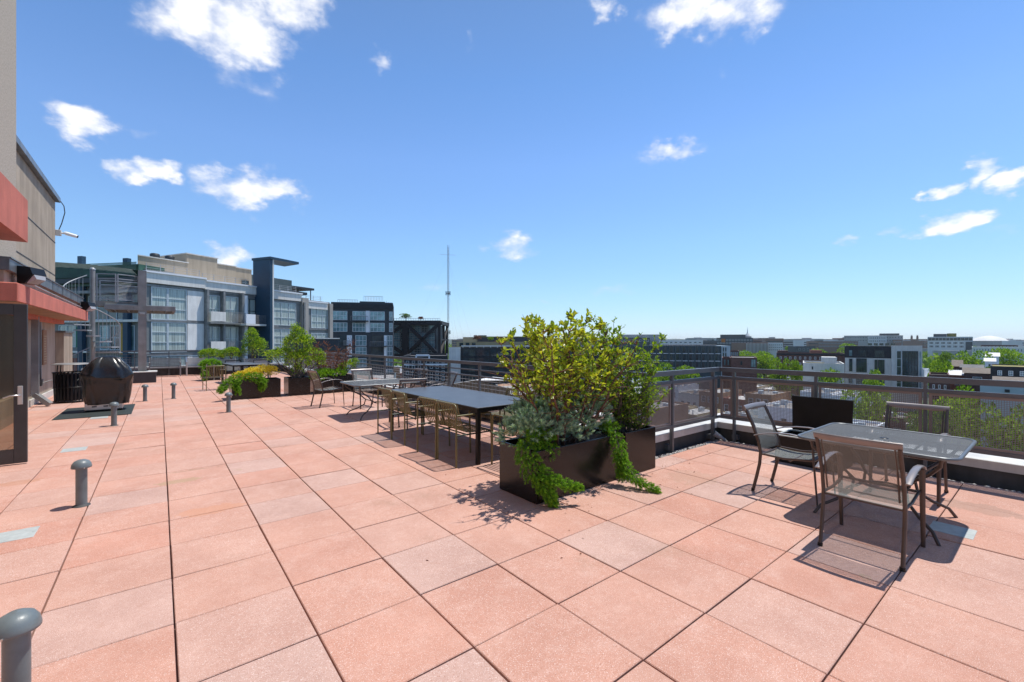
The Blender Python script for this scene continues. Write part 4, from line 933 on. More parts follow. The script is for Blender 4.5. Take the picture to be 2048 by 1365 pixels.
for x in (3.2,4.6): MB().lathe([(.35,0),(.42,.05),(.42,.55),(.3,.62),(0,.62)],(x,4.6,10.05-GZ),12).build('roof_fan','framed',e)
r_=MB()
for x0,x1,z in ((.2,5,8.2),(5.3,10.6,7.95),(13.4,17,7.8),(18.6,21.4,6.95)):
    for k in (0,.22,.44,.62): r_.bar((x0,.4,z-GZ+k+.1),(x1,.4,z-GZ+k+.1),.03,.025)
    for k in range(int((x1-x0)/1.2)+1): r_.bar((x0+k*1.2,.4,z-GZ),(x0+k*1.2,.4,z-GZ+.75),.04,.04)
r_.build('roof_rail','steel',e)
# dark roof decks behind the right part
pbox(e,'roof_pavilion','teal',13.5,19.5,4,9,7.7,9.9); pbox(e,'roof_canopy','framed',17.5,24.8,5.5,9.5,9.15,9.45); pbox(e,'roof_canopy','framed',17.0,23.4,5.4,9.4,8.3,8.7)
r_=MB()
for x in (19,22,24.2): r_.bar((x,5.6,6.5-GZ),(x,5.6,9.2-GZ),.1,.1); r_.bar((x,9.2,6.5-GZ),(x,9.2,9.2-GZ),.1,.1)
r_.build('canopy_posts','framed',e)
zs=lambda z:EYE+(z-EYE)*.87
# ---- green wing behind the stair
d0=44; E0=EYE; e,Ln=site('green_glass_building',(lx(60,d0),d0),(lx(288,d0-2.7),d0-2.7),'green and ochre panelled building with louvred eaves behind the spiral stair')
pbox(e,'wall','agrey',0,Ln,0,3,GZ,zs(9.5))
b=MB(); n=16; v=[]
for k in range(n+1):
    x=Ln*k/n; z=zs(10.55-.035*k-.0035*k*k)-GZ
    v+= [(x,-1.1,z),(x,-.6,z-.45),(x,2,z+.1)]
b.add(v,[(k*3,k*3+3,k*3+4,k*3+1) for k in range(n)]+[(k*3,k*3+2,k*3+5,k*3+3) for k in range(n)],0); b.build('eave','stone',e)
b=MB()
for k in range(13): b.box(.05,Ln-.1,-.75+k*.01,-.72+k*.01,zs(8.55+k*.115)-GZ,zs(8.63+k*.115)-GZ)
b.build('louvres','glouv',e); pbox(e,'louvre_back','glouv',0,Ln,-.5,2,zs(7.6),zs(9.8))
pbox(e,'beam','framed',0,Ln,-.9,-.51,zs(7.9),zs(8.4)); pbox(e,'beam','steeld',0,Ln,-.9,-.01,zs(6.75),zs(7.05))
for u in (169,257): x=Ln*(u-60)/228.; pbox(e,'pillar','blue',x,x+.55,-.45,-.1,GZ,zs(10.95 if u==169 else 10.5))
for k,(u0,u1,z0,z1,mt,nx) in enumerate(((112,165,3.9,6.6,'g_drk',3),(182,256,3.9,6.6,'g_drk',4),(268,288,3.9,6.6,'g_cur',1),(122,157,.9,3.4,'g_cur',2),(205,222,.6,3.3,'g_blu',1),(224,244,.6,3.3,'g_drk',2),(262,272,-2.2,3.3,'g_blu',1),(205,250,-2.4,-.1,'g_blu',3))):
    win(e,Ln*(u0-60)/228.,Ln*(u1-60)/228.,zs(z0),zs(z1),mt,'frame',nx,2,-.02,.08)
for (u0,u1,z0,z1,m_) in ((157,168,.9,3.6,'green'),(246,256,.1,3.5,'yellow'),(240,256,-1.4,.0,'green'),(246,256,-3.4,-1.5,'yellow'),(112,168,-5,-.3,'brick'),(206,238,-4.6,-2.6,'brick')):
    pbox(e,'panel',m_,Ln*(u0-60)/228.,Ln*(u1-60)/228.,-.09,-.001,zs(z0),zs(z1))
pbox(e,'ledge','agreyl',0,Ln,-.5,-.1,zs(3.65),zs(3.9)); pbox(e,'ledge','agreyl',0,Ln,-.4,-.1,zs(.3),zs(.5))
# coral parapet block at the far corner (brick red with dark cap)
d0=31; e,Ln=site('red_stair_tower',(lx(612,d0),d0),(lx(672,d0+1.5),d0+1.5),'low red brick block with a dark cap behind the brown shrub',z=GZ)
pbox(e,'wall','brick',0,Ln,0,4,GZ,.9); pbox(e,'cap','char',-.15,Ln+.15,-.15,4.15,.902,1.75); pbox(e,'coping','agreyl',-.2,Ln+.2,-.2,4.2,1.752,1.82)
# ---- charcoal apartment block with balconies
d0=121; L0=lx(662,d0); L1=lx(786,d0+4)
e,Ln=site('charcoal_apartment_building',(L0,d0),(L1,d0+4),'charcoal apartment block with white window bays, a balcony and a roof terrace'); k=Ln/124
X=lambda u:(u-662)*k
Z=lambda v:zv(v,d0+2)
body(e,0,Ln,0,16,GZ,Z(612),'char','roofd',par=.9); 
for (u0,u1,st) in ((665,694,0),(739,769,0),(778,790,0),(704,730,0)):
    for (v1,v0) in ((641,623),(664,646)): win(e,X(u0),X(min(u1,785.5)),Z(v1),Z(v0),'g_blu','frame',4 if u1-u0>20 else 2,2,-.02,.14)
pbox(e,'white_panel','white',X(730.5),X(738.5),-.08,-.001,Z(665),Z(622))
for (v1,v0) in ((692,671),(713,694),(735,717),(757,739),(780,761)):
    win(e,X(710),X(732),Z(v1),Z(v0),'g_blu','frame',3,2,-.02,.14); pbox(e,'white_panel','white',X(693),X(703),-.08,-.001,Z(v1),Z(v0))
    win(e,X(676),X(692),Z(v1),Z(v0),'g_drk','framed',2,1,-.02,.12); win(e,X(742),X(766),Z(v1+1),Z(v0),'g_drk','framed',4,1,-.02,.12)
    pbox(e,'white_panel','white',X(767.5),X(773),-.08,-.001,Z(v1),Z(v0)); win(e,X(773.5),X(785),Z(v1),Z(v0),'g_blu','frame',2,2,-.02,.14)
for (u0,u1,v) in ((702,736,641.5),(740,772,692),(688,700,690)):
    o=pbox(e,'balcony','framed',X(u0),X(u1),-1.7,-.001,Z(v+2.5),Z(v+.5)); m=MB()
    m.bar((X(u0),-1.7,Z(v-8)-GZ),(X(u1),-1.7,Z(v-8)-GZ),.12,.12)
    for q in range(9): xx=X(u0)+(X(u1)-X(u0))*q/8; m.bar((xx,-1.7,Z(v+1)-GZ),(xx,-1.7,Z(v-8)-GZ),.07,.07)
    m.build('balcony_rail','steeld',e)
pbox(e,'cornice','charb',-.1,Ln+.1,-.3,-.001,Z(618),Z(609))
pbox(e,'roof_room','teal',X(715),X(768),5,13,Z(611),Z(600)); m=MB()
for x0,x1,z in ((X(672),X(712),Z(608)),(X(725),X(764),Z(600))):
    m.bar((x0,3,z+1.3-GZ),(x1,3,z+1.3-GZ),.08,.08)
    for q in range(13): xx=x0+(x1-x0)*q/12; m.bar((xx,3,z-GZ),(xx,3,z+1.3-GZ),.07,.07)
m.build('roof_rail','steel',e)
m=MB()
for q in (771,775,779,782): m.bar((X(q),6,Z(608)-GZ),(X(q),6,Z(598+(q%3)*2)-GZ),.1,.1); m.box(X(q)-.3,X(q)+.3,5.9,6.1,Z(602)-GZ,Z(601)-GZ)
m.build('aerials','steel',e)
# right return face windows
for (v1,v0) in ((641,623),(664,646),(692,671),(713,694)): pass
# ---- black braced building
d0=150; e,Ln=site('braced_building',(lx(780,d0),d0),(lx(879,d0),d0),'black glass building with giant X bracing and trees on its roof'); k=Ln/99
X=lambda u:(u-780)*k
Z=lambda v:zv(v,d0)
pbox(e,'wall','char',X(781),X(868),3,18,Z(713),Z(648)); 
for r in range(4):
    for c in range(6): win(e,X(782)+c*(X(867)-X(782))/6+.1,X(782)+(c+1)*(X(867)-X(782))/6-.1,Z(711-r*15.5),Z(697-r*15.5),'g_drk' if (r*3+c*5)%7 in (1,4) else 'g_blu','agreyl',4,3,3-.02,.07)
m=MB(); zt,zb=Z(645),Z(712)
def pb(a,b_,w=1.1): m.bar((X(a[0]),0,Z(a[1])-GZ),(X(b_[0]),0,Z(b_[1])-GZ),w,w,up=(0,1,0))
pb((778,646),(881,646),1.5); pb((778,712),(881,713),1.3); pb((879,648),(879,711),.9); pb((811,648),(811,711),1.9); pb((813,649),(877,711)); pb((877,649),(811,711)); pb((780,668),(811,648)); pb((780,690),(811,711))
for y in (8,16): m.bar((X(880),y,Z(646)-GZ),(X(880),y,Z(712)-GZ),.8,.8)
m.bar((X(880),0,Z(646)-GZ),(X(880),18,Z(646)-GZ),1.2,1.2); m.bar((X(880),0,Z(712)-GZ),(X(880),18,Z(648)-GZ),.7,.7); m.bar((X(880),0,Z(680)-GZ),(X(880),18,Z(680)-GZ),.5,.5)
m.build('bracing','iron',e); pbox(e,'roof_slab','iron',X(781),X(880),.8,18,Z(645),Z(642.5))
pbox(e,'podium','charb',X(815),X(880),1,18,GZ,Z(716)); m=MB(); m.bar((X(785),2,Z(642)+.9-GZ),(X(878),2,Z(642)+.9-GZ),.12,.1)
for q in range(20): xx=X(785+q*4.9); m.bar((xx,2,Z(643)-GZ),(xx,2,Z(642)+.9-GZ),.1,.08)
m.build('roof_rail','frame',e)
# ---- mast
d0=260; e=empty('radio_mast',W(lx(896,d0),d0,GZ),0,'tall guyed lattice radio mast against the sky','mast'); Hh=zv(491,d0)-GZ; m=MB(); w=.55
cs_=[(w*math.cos(R(a)),w*math.sin(R(a))) for a in (90,210,330)]
for x,y in cs_: m.tube([(x,y,0),(x,y,Hh)],.10,5)
q=0
while q<Hh-1.6:
    for i in range(3): a,b_=cs_[i],cs_[(i+1)%3]; m.tube([(*a,q),(*b_,q+.8)],.055,4,caps=False); m.tube([(*b_,q+.8),(*a,q+1.6)],.055,4,caps=False)
    q+=1.6
m.build('lattice','steeld',e); m=MB()
for v in (587,665): 
    z=zv(v,d0)-GZ
    for a in range(6): t=a*PI/3; m.box(math.cos(t)*1.3-.2,math.cos(t)*1.3+.2,math.sin(t)*1.3-.2,math.sin(t)*1.3+.2,z-1.1,z+1.1)
    m.tube([(math.cos(t*PI/6)*1.2,math.sin(t*PI/6)*1.2,z) for t in range(13)],.1,4)
m.build('antennas','framed',e); z=zv(510,d0)-GZ; m=MB(); m.bar((-4.8*CS,4.8*SN,z+.25),(4.8*CS,-4.8*SN,z-.25),.12,.12); m.build('cross_arm','white',e); m=MB()
for a in range(3):
    t=R(20+120*a)
    for v,rr in ((515,34),(587,30),(665,18),(587,18)): m.tube([(0,0,zv(v,d0)-GZ),(rr*math.cos(t),rr*math.sin(t),0)],.016,4)
m.build('guy_wires','steeld',e)
# ---- generic box building with rows of windows in picture-measured positions
def simple(name,label,u0,u1,vt,d,dp,wm,rows=(),cols=0,gm='g_drk',fm='framed',nx=1,fill=.6,rm='roofg',skew=0,par=.5,t=.08,group=None,extra=None,nz=1,ug=None):
    k0=(u0-1024)/F; k1=(u1-1024)/F; sl=-k0 if k0>0 else (-k1 if k1<0 else 0)
    t_=(k1*d-k0*d)/(1-k1*sl); d1=d+sl*t_
    e,Ln=site(name,(k0*d,d),(k1*d1,d1),label,'building',group); k=Ln/(u1-u0); dd=(d+d1)/2
    body(e,0,Ln,0,dp,GZ,zv(vt,dd)-par,wm,rm,par=par)
    a,c=ug if ug else (u0,u1)
    if cols: rowwins(e,even((a-u0)*k+.3,(c-u0)*k-.3,cols,fill),[(zv(v1,dd),zv(v0,dd)) for v0,v1 in rows],gm,fm,nx,nz,0,t)
    return e,(lambda u:(u-u0)*k),(lambda v:zv(v,dd)),Ln
# sand block with planted roof + black glass block in front
e,X,Z,Ln=simple('sand_building','sand coloured block with planted dark roof terrace beyond the mast',913,1090,684,205,25,'tan',((686,693),),3,ug=(915,955),rm='roofg')
pbox(e,'upper_block','tan',X(924),X(960),4,20,Z(684),Z(674.5)); pbox(e,'dark_pavilion','char',X(955),X(1090),3,20,Z(685),Z(675)); pbox(e,'green_roof','sedum',X(954),X(1091),2.8,20,Z(675)+.01,Z(673.3)); pbox(e,'lift_head','fard',X(954),X(970),8,14,Z(673),Z(670.5))
e,X,Z,Ln=simple('dark_glass_building','dark glass office block with a grey end wall behind the dining table railing',898,1232,697,118,22,'charb',((699,713),(716,729),(732,745),(748,762),(765,780)),11,'g_drk','framed',4,.92,ug=(922,1230),rm='roofd',skew=12,nz=2)
pbox(e,'end_wall','agreyl',0,X(921),-.3,-.001,GZ,Z(695)); m=MB()
for q in range(20): m.bar((X(925+q*14),1,Z(696)-GZ),(X(925+q*14),1,Z(692.5)-GZ),.12,.12)
m.bar((X(922),1,Z(692.5)-GZ),(X(1225),1,Z(692.5)-GZ),.35,.2); m.build('roof_pergola','white',e)
# low tan brick warehouse with white roof just below the deck
d0=62; e,Ln=site('brick_warehouse',(lx(884,d0),d0),(lx(1020,d0-8),d0-8),'tan brick gabled warehouse with a white roof just below the wire railing'); k=Ln/136; X=lambda u:(u-884)*k
zr=zv(756,d0)-GZ; ze=zv(772,d0)-GZ; b=MB(); b.add([(0,0,0),(Ln,0,0),(Ln,0,zv(765,d0)-GZ),(X(955),0,zr),(0,0,ze)],[(0,1,2,3,4)]); b.box(X(896),Ln-.1,.003,14,0,zv(780,d0)-GZ); b.build('wall','brickt',e)
b=MB(); b.add([(-.6,-.2,ze-.1),(X(955),-.2,zr+.02),(X(955)+1.5,9,zr-.5),(1.5,9,zr-.35)],[(0,1,2,3)]); b.add([(X(955),.25,zr-.9),(Ln+.5,.25,zv(764,d0)-GZ-.9),(Ln+1,9,zv(764,d0)-GZ-1.2),(X(955)+1.5,9,zr-1.2)],[(0,1,2,3)],1)
b.box(0,Ln,.0,.001,0,.01,1); b.build('roof',['roofw','roofg'],e)
MB().box(X(992),X(993.5),.2,.5,zv(770,d0)-GZ,zv(761,d0)-GZ).build('chimney','stone',e)
# black and white low building under the braced one
e,X,Z,Ln=simple('black_white_building','low black and white building with punched windows under the braced building',806,895,712,92,18,'charb',((722,727),(731,738),(742,750),(754,762)),7,'g_drk','frame',1,.5,rm='roofd')
pbox(e,'white_band','white',0,Ln,-.1,-.075,Z(731),Z(728)); m=MB(); m.bar((X(832),0,Z(711)-GZ),(X(858),0,Z(711)-GZ),.15,.4); m.bar((X(832),0,Z(711)-GZ),(X(832),0,Z(718)-GZ),.15,.3); m.bar((X(858),0,Z(711)-GZ),(X(858),0,Z(718)-GZ),.15,.3); m.build('roof_frame','white',e)
simple('slate_apartments','slate apartments with tall white bays below the charcoal block',700,792,758,70,14,'teal',((762,770),(773,781),(785,793)),6,'g_drk','frame',2,.6)
# long slate green building
e,X,Z,Ln=simple('slate_green_building','long slate green building with a grid of narrow windows right of the shrubs',1222,1443,692.5,176,30,'teal',((694.5,706),(709,720.5),(723.5,735)),17,'g_drk','framed',2,.5,ug=(1226,1440),rm='roofg')
for v in (707.3,721.8,736): pbox(e,'ledge','white',X(1226),X(1442),-.2,-.08,Z(v+.5),Z(v-.5))
for q in range(18): pbox(e,'fin','teal',X(1226+q*12.65),X(1228.4+q*12.65),-.35,-.081,Z(737),Z(693.5))
pbox(e,'white_end','pblue',X(1442.5),X(1459),-.4,16,GZ,Z(692)); 
for v in (695,705,): 
    for u in (1445,1449.5): win(e,X(u),X(u+2.2),Z(v+8),Z(v),'g_drk','framed',1,1,-.42,.06)
b=MB()
for q in range(24): b.box(X(1305+q*5.6),X(1308.8+q*5.6),4,7,Z(692)-GZ,Z(689.8)-GZ)
b.build('roof_units','roofg',e)
# things behind it
def far(name,label,u0,u1,vt,d,wm,rows=(),cols=0,gm='g_far',fm='farw',dp=30,**k): return simple(name,label,u0,u1,vt,d,dp,wm,rows,cols,gm,fm,par=k.pop('par',.4),t=.2,**k)
far('warehouse','pale long flat roofed block above the slate green building',1318,1406,680.5,290,'farw',((684,687),),9)
far('warehouse','grey brown block left of the pale flat roofed block',1238,1326,669.5,330,'farb',((672,674),(677,679)),12)
pb_=far('office_block','dark rooftop block stepping behind the bare shrub twigs',1225,1300,676,300,'fard',((680,684),),10)
e,X,Z,Ln=far('dark_office_block','dark stepped office block with an orange panel on the skyline',1433,1506,676,420,'fard',((679,682),(685,688)),12)
pbox(e,'upper_block','fard',X(1441),X(1492),4,26,Z(676),Z(669.5)); pbox(e,'orange_panel','orange',X(1443),X(1451),-.5,-.1,Z(685),Z(678)); pbox(e,'plant_room','farb',X(1487),X(1504),6,20,Z(676),Z(673))
e,X,Z,Ln=far('ribbed_brick_block','brown block with pale vertical ribs on the skyline',1463,1536,686,340,'farbr',(),0)
b=MB()
for q in range(16): b.box(X(1493+q*2.7),X(1494+q*2.7),-.8,-.01,Z(706)-GZ,Z(687)-GZ)
b.build('ribs','farw',e)
far('grey_office_block','grey office block with even windows beside the ribbed brown block',1536,1566,686,335,'farw',((689,691.5),(694,696.5),(699,701.5)),7,fill=.75)
e=empty('church_spire',W(lx(1495,700),700,GZ),0,'tiny white cupola and spire on the skyline','spire'); b=MB(); b.lathe([(5,0),(5,27),(4,28.5),(3.2,32),(1,34),(.7,36),(.0,45)],n=8); b.build('cupola','farw',e)
# brick row with white windows
e,X,Z,Ln=simple('dark_brick_row','dark red brick row with a line of white sash windows',1553,1692,707,172,16,'brickd',((714,719.5),(726,730.5)),12,'g_drk','white',1,.38,ug=(1555,1680),rm='roofd',nz=2)
pbox(e,'cornice','charb',0,Ln,-.4,-.001,Z(711),Z(708)); pbox(e,'roof_room','brick',X(1624),X(1648),3,9,Z(707),Z(701)); pbox(e,'roof_room','brickd',X(1555),X(1578),3,9,Z(707),Z(702.5))
# brown box with teal corner
e,X,Z,Ln=simple('brown_brick_house','small brown brick block with a teal glass corner right behind the railing corner',1462,1514,715.5,122,12,'brickd',(),0,rm='roofg',skew=3,par=.25)
win(e,X(1502),X(1512),Z(735),Z(718.5),'g_blu','teal',2,1,-.02,.15); win(e,X(1481),X(1485),Z(731),Z(723),'g_drk','framed',1,1,-.02,.08)
simple('brick_rowhouse','narrow brown brick house with tall paired windows beside the slate green end',1444,1462,716,130,12,'brickd',((719,731),),2,'g_blu','framed',1,.55)
simple('brick_rowhouse','small brick and glass house above the brown brick block',1459,1478,702,190,12,'brickd',((705,712),),4,'g_blu','frame',1,.6)
# white and charcoal block at right
e,X,Z,Ln=simple('white_charcoal_building','pale building with charcoal top storey and tall glazed corner bay',1690,1843,694,112,24,'stone',(),0,rm='sedum',skew=-6,par=.3)
pbox(e,'upper_storey','charb',X(1689),X(1785),-.06,-.001,Z(717),Z(692.6)); pbox(e,'corner_bay','stone',X(1785.5),X(1844),-.5,-.001,Z(782),Z(691.5))
for (a,c,v0,v1,g_,nx) in ((1698,1706,701,714,'g_blu',1),(1718,1735,701,714,'g_drk',3),(1752,1772,701,715,'g_drk',4),(1699,1706,719,745,'g_drk',1),(1714,1736,718,746,'g_drk',4),(1752,1758,720,747,'g_drk',1),(1759,1772,720,748,'g_drk',2),(1752,1772,752,780,'g_drk',3),(1714,1736,752,780,'g_drk',4),(1698,1706,752,780,'g_drk',1)):
    win(e,X(a),X(c),Z(v1),Z(v0),g_,'framed',nx,2,-.07,.08)
win(e,X(1795),X(1805),Z(780),Z(701.5),'g_drk','frame',1,5,-.52,.1); win(e,X(1806.5),X(1836),Z(780),Z(702),'g_drk','framed',5,6,-.52,.12); win(e,X(1838),X(1842),Z(780),Z(702),'g_blu','frame',1,5,-.52,.08)
for (x0,x1) in ((2,4.5),(6,9.5)):
    for (v1,v0) in ((716,701),(748,719),(780,751)): win(e,x0,x1,Z(v1),Z(v0),'g_drk','framed',2,2,Ln,.1,side='R')
b=MB()
for q in range(5): b.box(X(1742+q*12),X(1750+q*12),7,9,Z(692)-GZ,Z(687)-GZ)
b.build('roof_units','g_drk',e)
e,X,Z,Ln=simple('pale_low_building','long pale low building attached left of the white and charcoal block',1606,1689,727,104,14,'stone',(),0,rm='roofg',par=.4)
pbox(e,'roof_room','stone',X(1646),X(1676),4,10,Z(728),Z(716)); win(e,X(1624),X(1627),Z(740),Z(734),'g_drk','framed',1,1,-.02,.06); pbox(e,'planted_edge','sedum',X(1612),X(1650),.3,1.2,Z(727),Z(726))
# far right row
e,X,Z,Ln=far('white_grid_office','white framed office with dark glazed top floor on the right skyline',1855,1946,674,330,'farw',((676,681.5),),12,fill=.9,gm='g_drk',fm='fard')
rowwins(e,even(X(1857),X(1930),6,.75),[(Z(689),Z(684)),(Z(696),Z(691))],'g_far','farw',3,1,0,.25); pbox(e,'roof_rooms','fard',X(1868),X(1895),5,25,Z(674),Z(668)); pbox(e,'roof_rooms','sedum',X(1897),X(1915),8,25,Z(674),Z(667)); pbox(e,'dark_side','fard',X(1932),X(1945),-.6,-.1,Z(700),Z(684))
e,X,Z,Ln=far('mixed_skyline_block','long mixed white and dark block on the skyline above the brick row',1688,1806,671.5,520,'farb',((674,677),(680,683)),22,fill=.6)
pbox(e,'white_part','farw',X(1738),X(1775),-.8,-.1,Z(700),Z(673)); pbox(e,'upper_block','fard',X(1763),X(1800),5,25,Z(671),Z(667.5)); rowwins(e,even(X(1740),X(1773),9,.5),[(Z(678),Z(675)),(Z(684),Z(681))],'g_far','farw',1,1,-.82,.1)
far('brick_block','brown brick block in front of the mixed skyline block',1636,1716,683,430,'farbr',((686,688.5),(692,694.5)),14)
far('brick_block','small warm brick block beside the mixed skyline block',1786,1803,680,480,'farbr',((683,685),),4)
far('glass_strip_block','long low grey glass building with white roof at the right edge',1944,2080,695,235,'agreyl',((698,704),),22,gm='g_far',fill=.6)
e,X,Z,Ln=far('dark_skyline_block','low dark block with trees above the long grey glass building',1962,2036,691,330,'brickd',((693,695),),10)
e=empty('stadium',W(lx(1978,900),900,GZ),0,'white domed stadium roof on the far right skyline','stadium'); MB().lathe([(27,0),(27,22)],n=40).build('drum','farb',e); MB().lathe([(28,22),(22,26),(13,30),(5,32),(0,32.4)],n=40).build('dome','farw',e)
e=empty('church_tower',W(lx(1829,700),700,GZ),0,'small dark red church tower with pinnacles on the skyline','church'); b=MB(); b.box(-4,4,-4,4,0,24)
for x in (-3.4,3.4):
    for y in (-3.4,3.4): b.lathe([(.9,24),(.9,28),(0,32)],(x,y,0),6)
b.build('tower','farbr',e)
# nearer right edge
e,X,Z,Ln=simple('black_green_roof_house','black flat block with sedum roof and white double windows at right edge',1981,2120,734.5,82,11,'charb',((743,753),),5,'g_blu','white',2,.42,rm='sedum',par=.2,ug=(1984,2110),nz=2)
e,X,Z,Ln=simple('pale_blue_house','pale blue sided house with a dark window at the right edge under the rail',1960,2140,775,60,9,'pblue',((781,787),),3,'g_drk','framed',2,.25,rm='shingle',ug=(1990,2130),nz=2)
def gable(name,label,u0,u1,vr,ve,d,dp,wm,rm,group=None,skew=0,front=True):
    k0=(u0-1024)/F; k1=(u1-1024)/F; t_=(k1*d-k0*d)/(1+k1*k0); e,Ln=site(name,(k0*d,d),(k1*(d-k0*t_),d-k0*t_),label,'house',group); zr=zv(vr,d)-GZ; ze=zv(ve,d)-GZ
    MB().box(0,Ln,0,dp,0,ze).build('wall',wm,e); b=MB()
    b.add([(-.3,-.3,ze),(Ln+.3,-.3,ze),(Ln+.3,dp+.3,ze),(-.3,dp+.3,ze),(-.3,dp/2,zr),(Ln+.3,dp/2,zr)],[(0,1,5,4),(2,3,4,5),(0,4,3),(1,2,5)]); b.build('roof',rm,e)
    n=max(1,int(Ln/3)); rowwins(e,even(0,Ln,n,.35),[(ze+GZ-2.4,ze+GZ-.8)],'g_drk','white',1,2,0,.08); return e
gable('brick_house','brown gabled brick house left of the black block',1928,1982,737,746,98,9,'brickd','shingle')
gable('dark_gabled_house','long dark roofed house with white trim beyond the brown gable',1922,1966,730,735,125,9,'char','roofd')
gable('gabled_house','steep grey roofed brick house among trees right of the pale building',1906,1924,721,733,130,9,'brickd','shingle')
gable('white_house','small white house with a pale roof among the trees',1972,1998,706,713,165,9,'white','roofw')
gable('white_house','second small white house with dark window nearer the black block',1970,1990,717,723,140,8,'white','roofw')
gable('shingled_house','wide low shingle roofed house at the right edge above the rail',1990,2120,756,765,70,9,'tan','shingle')
gable('flat_white_shed','wide white metal shed roof behind the trees',1900,1930,742,750,105,9,'brick','roofw')
simple('brick_rowhouse','brick house just right of the white and charcoal building under the rail',1858,1900,750,95,10,'brickd',((757,765),(770,778)),3,'g_drk','white',1,.4,rm='roofd')
# ---- trees
def tree_proto(name,mt,n=1500,lobes=12,h=10,rw=4.2,seed=1,lsz=.5,tm='barkg'):
    random.seed(seed); e=empty(name,(0,0,-500),0,None,'tree'); b=MB(); th=h*.38; b.tube([(0,0,0),(.1,.05,th*.5),(0,0,th)],[h*.03,h*.024,h*.018],8); bl=[]
    for i in range(lobes):
        a=2.4*i+random.uniform(-.4,.4); r=rw*random.uniform(.2,.72); z=h*(.42+.46*(i/lobes))*random.uniform(.92,1.08); r*=1-.5*max(0,(z/h-.6))/.4
        c=(math.cos(a)*r,math.sin(a)*r,z); s=rw*random.uniform(.30,.52); bl.append((*c,s,s,s*.72)); b.tube([(0,0,th*.9),(c[0]*.5,c[1]*.5,(th+c[2])/2),c],[h*.013,h*.008,h*.002],5)
    b.build('trunk',tm,e); pp,nn=mound(bl,n); L=rng.uniform(.55,1.3,len(pp))*lsz; f=Fol(); f.leaf(pp,unit(nn*.5+rng.normal(size=pp.shape)),L,L*.75,np.clip(rng.uniform(0,1,len(pp)),0,1),fold=.25); f.build('crown',mt,e); return e
TP=[tree_proto('street_tree','l_tree',2600,14,10,4.6,3,.46),tree_proto('street_tree','l_tree',2600,16,11,4.2,8,.42),tree_proto('dark_tree','l_treed',2600,13,11,4.0,5,.42),tree_proto('maple_tree','l_maple',1500,9,6,2.6,6,.36)]
first={0:1,1:1,2:1,3:1}
def tree(k,loc,h,label,group=None,wide=1):
    p=TP[k]; o=p if first[k] else copy_tree(p); first[k]=0; s=h/(6 if k==3 else 10); o.location=loc; o.scale=(s*wide,s*wide,s); o.rotation_euler=(0,0,random.uniform(0,6)); tag(o,label,None,group)
def ptree(k,u,vt,d,wpx,label,zb=GZ,group=None):
    zt=zv(vt,d); h=zt-zb; wd_=wpx/F*d; tree(k,W(lx(u,d),d,zb),h,label,group,wide=wd_/(h*.92) if h>0 else 1)
random.seed(21)
for a in ((0,1943,703,150,62,'broad bright green tree in front of the white framed office'),(1,2018,699,170,70,'wide green tree at the right edge below the long grey glass building'),(0,1886,722,110,46,'leafy tree beside the right wall of the pale building'),(2,1888,706,165,40,'darker tree farther off above the leafy tree by the pale building'),(0,1962,772,62,98,'bright crown showing between the rails near the right edge'),
    (0,1562,717,128,40,'round tree between the brown block and the brick row'),(1,1595,724,125,32,'green tree left of the long pale low building'),(1,1488,704,210,46,'left tree of the pair above the brown brick block'),(0,1528,704,205,56,'right tree of the pair above the brown brick block'),(0,1730,700,260,40,'treetop peeking over the pale building'),
    (1,1660,742,100,54,'green treetops just above the rail in front of the pale low building'),(0,1318,727,140,60,'tree in front of the slate green building near the shrub'),(1,1372,735,135,60,'tree under the slate green building left of the corner'),(0,1300,742,95,60,'tree behind the railing beside the fine shrub'),
    (0,1735,776,72,90,'green crown seen through the mesh behind the open box lid'),(1,1880,800,56,120,'big tree behind the mesh panel right of the far chair'),(0,2020,812,52,130,'tree seen through the mesh at the right edge'),(0,1745,742,90,44,'yellow green tree above the middle rail left of the post'),(2,886,694,190,40,'dark green trees at the foot of the mast'),(0,870,700,170,40,'green trees right of the braced building'),
    (1,1640,700,230,46,'tree behind the brick row roof'),(0,1700,688,330,40,'distant tree left of the pale building roof'),(2,1978,735,120,26,'dark tree by the small white houses')): ptree(*a)
for i,(u,d,l) in enumerate(((955,190,'red leaved tree on the planted roof terrace'),(1002,190,'second smaller red tree on the roof terrace'))): tree(3,W(lx(u,202),202,zv(685,202)),3.4 if i==0 else 2.6,l,None,1.5)
tree(2,W(lx(812,152),152,zv(643,152)),2.6,'dark bushy tree on the braced building roof',None,2.2); tree(3,W(lx(841,151),151,zv(643,151)),1.7,'reddish bush on the braced building roof',None,1.6); tree(0,W(lx(981,201),201,zv(685,201)),2.4,'bright green bush between the red trees on the roof terrace',None,1.3)
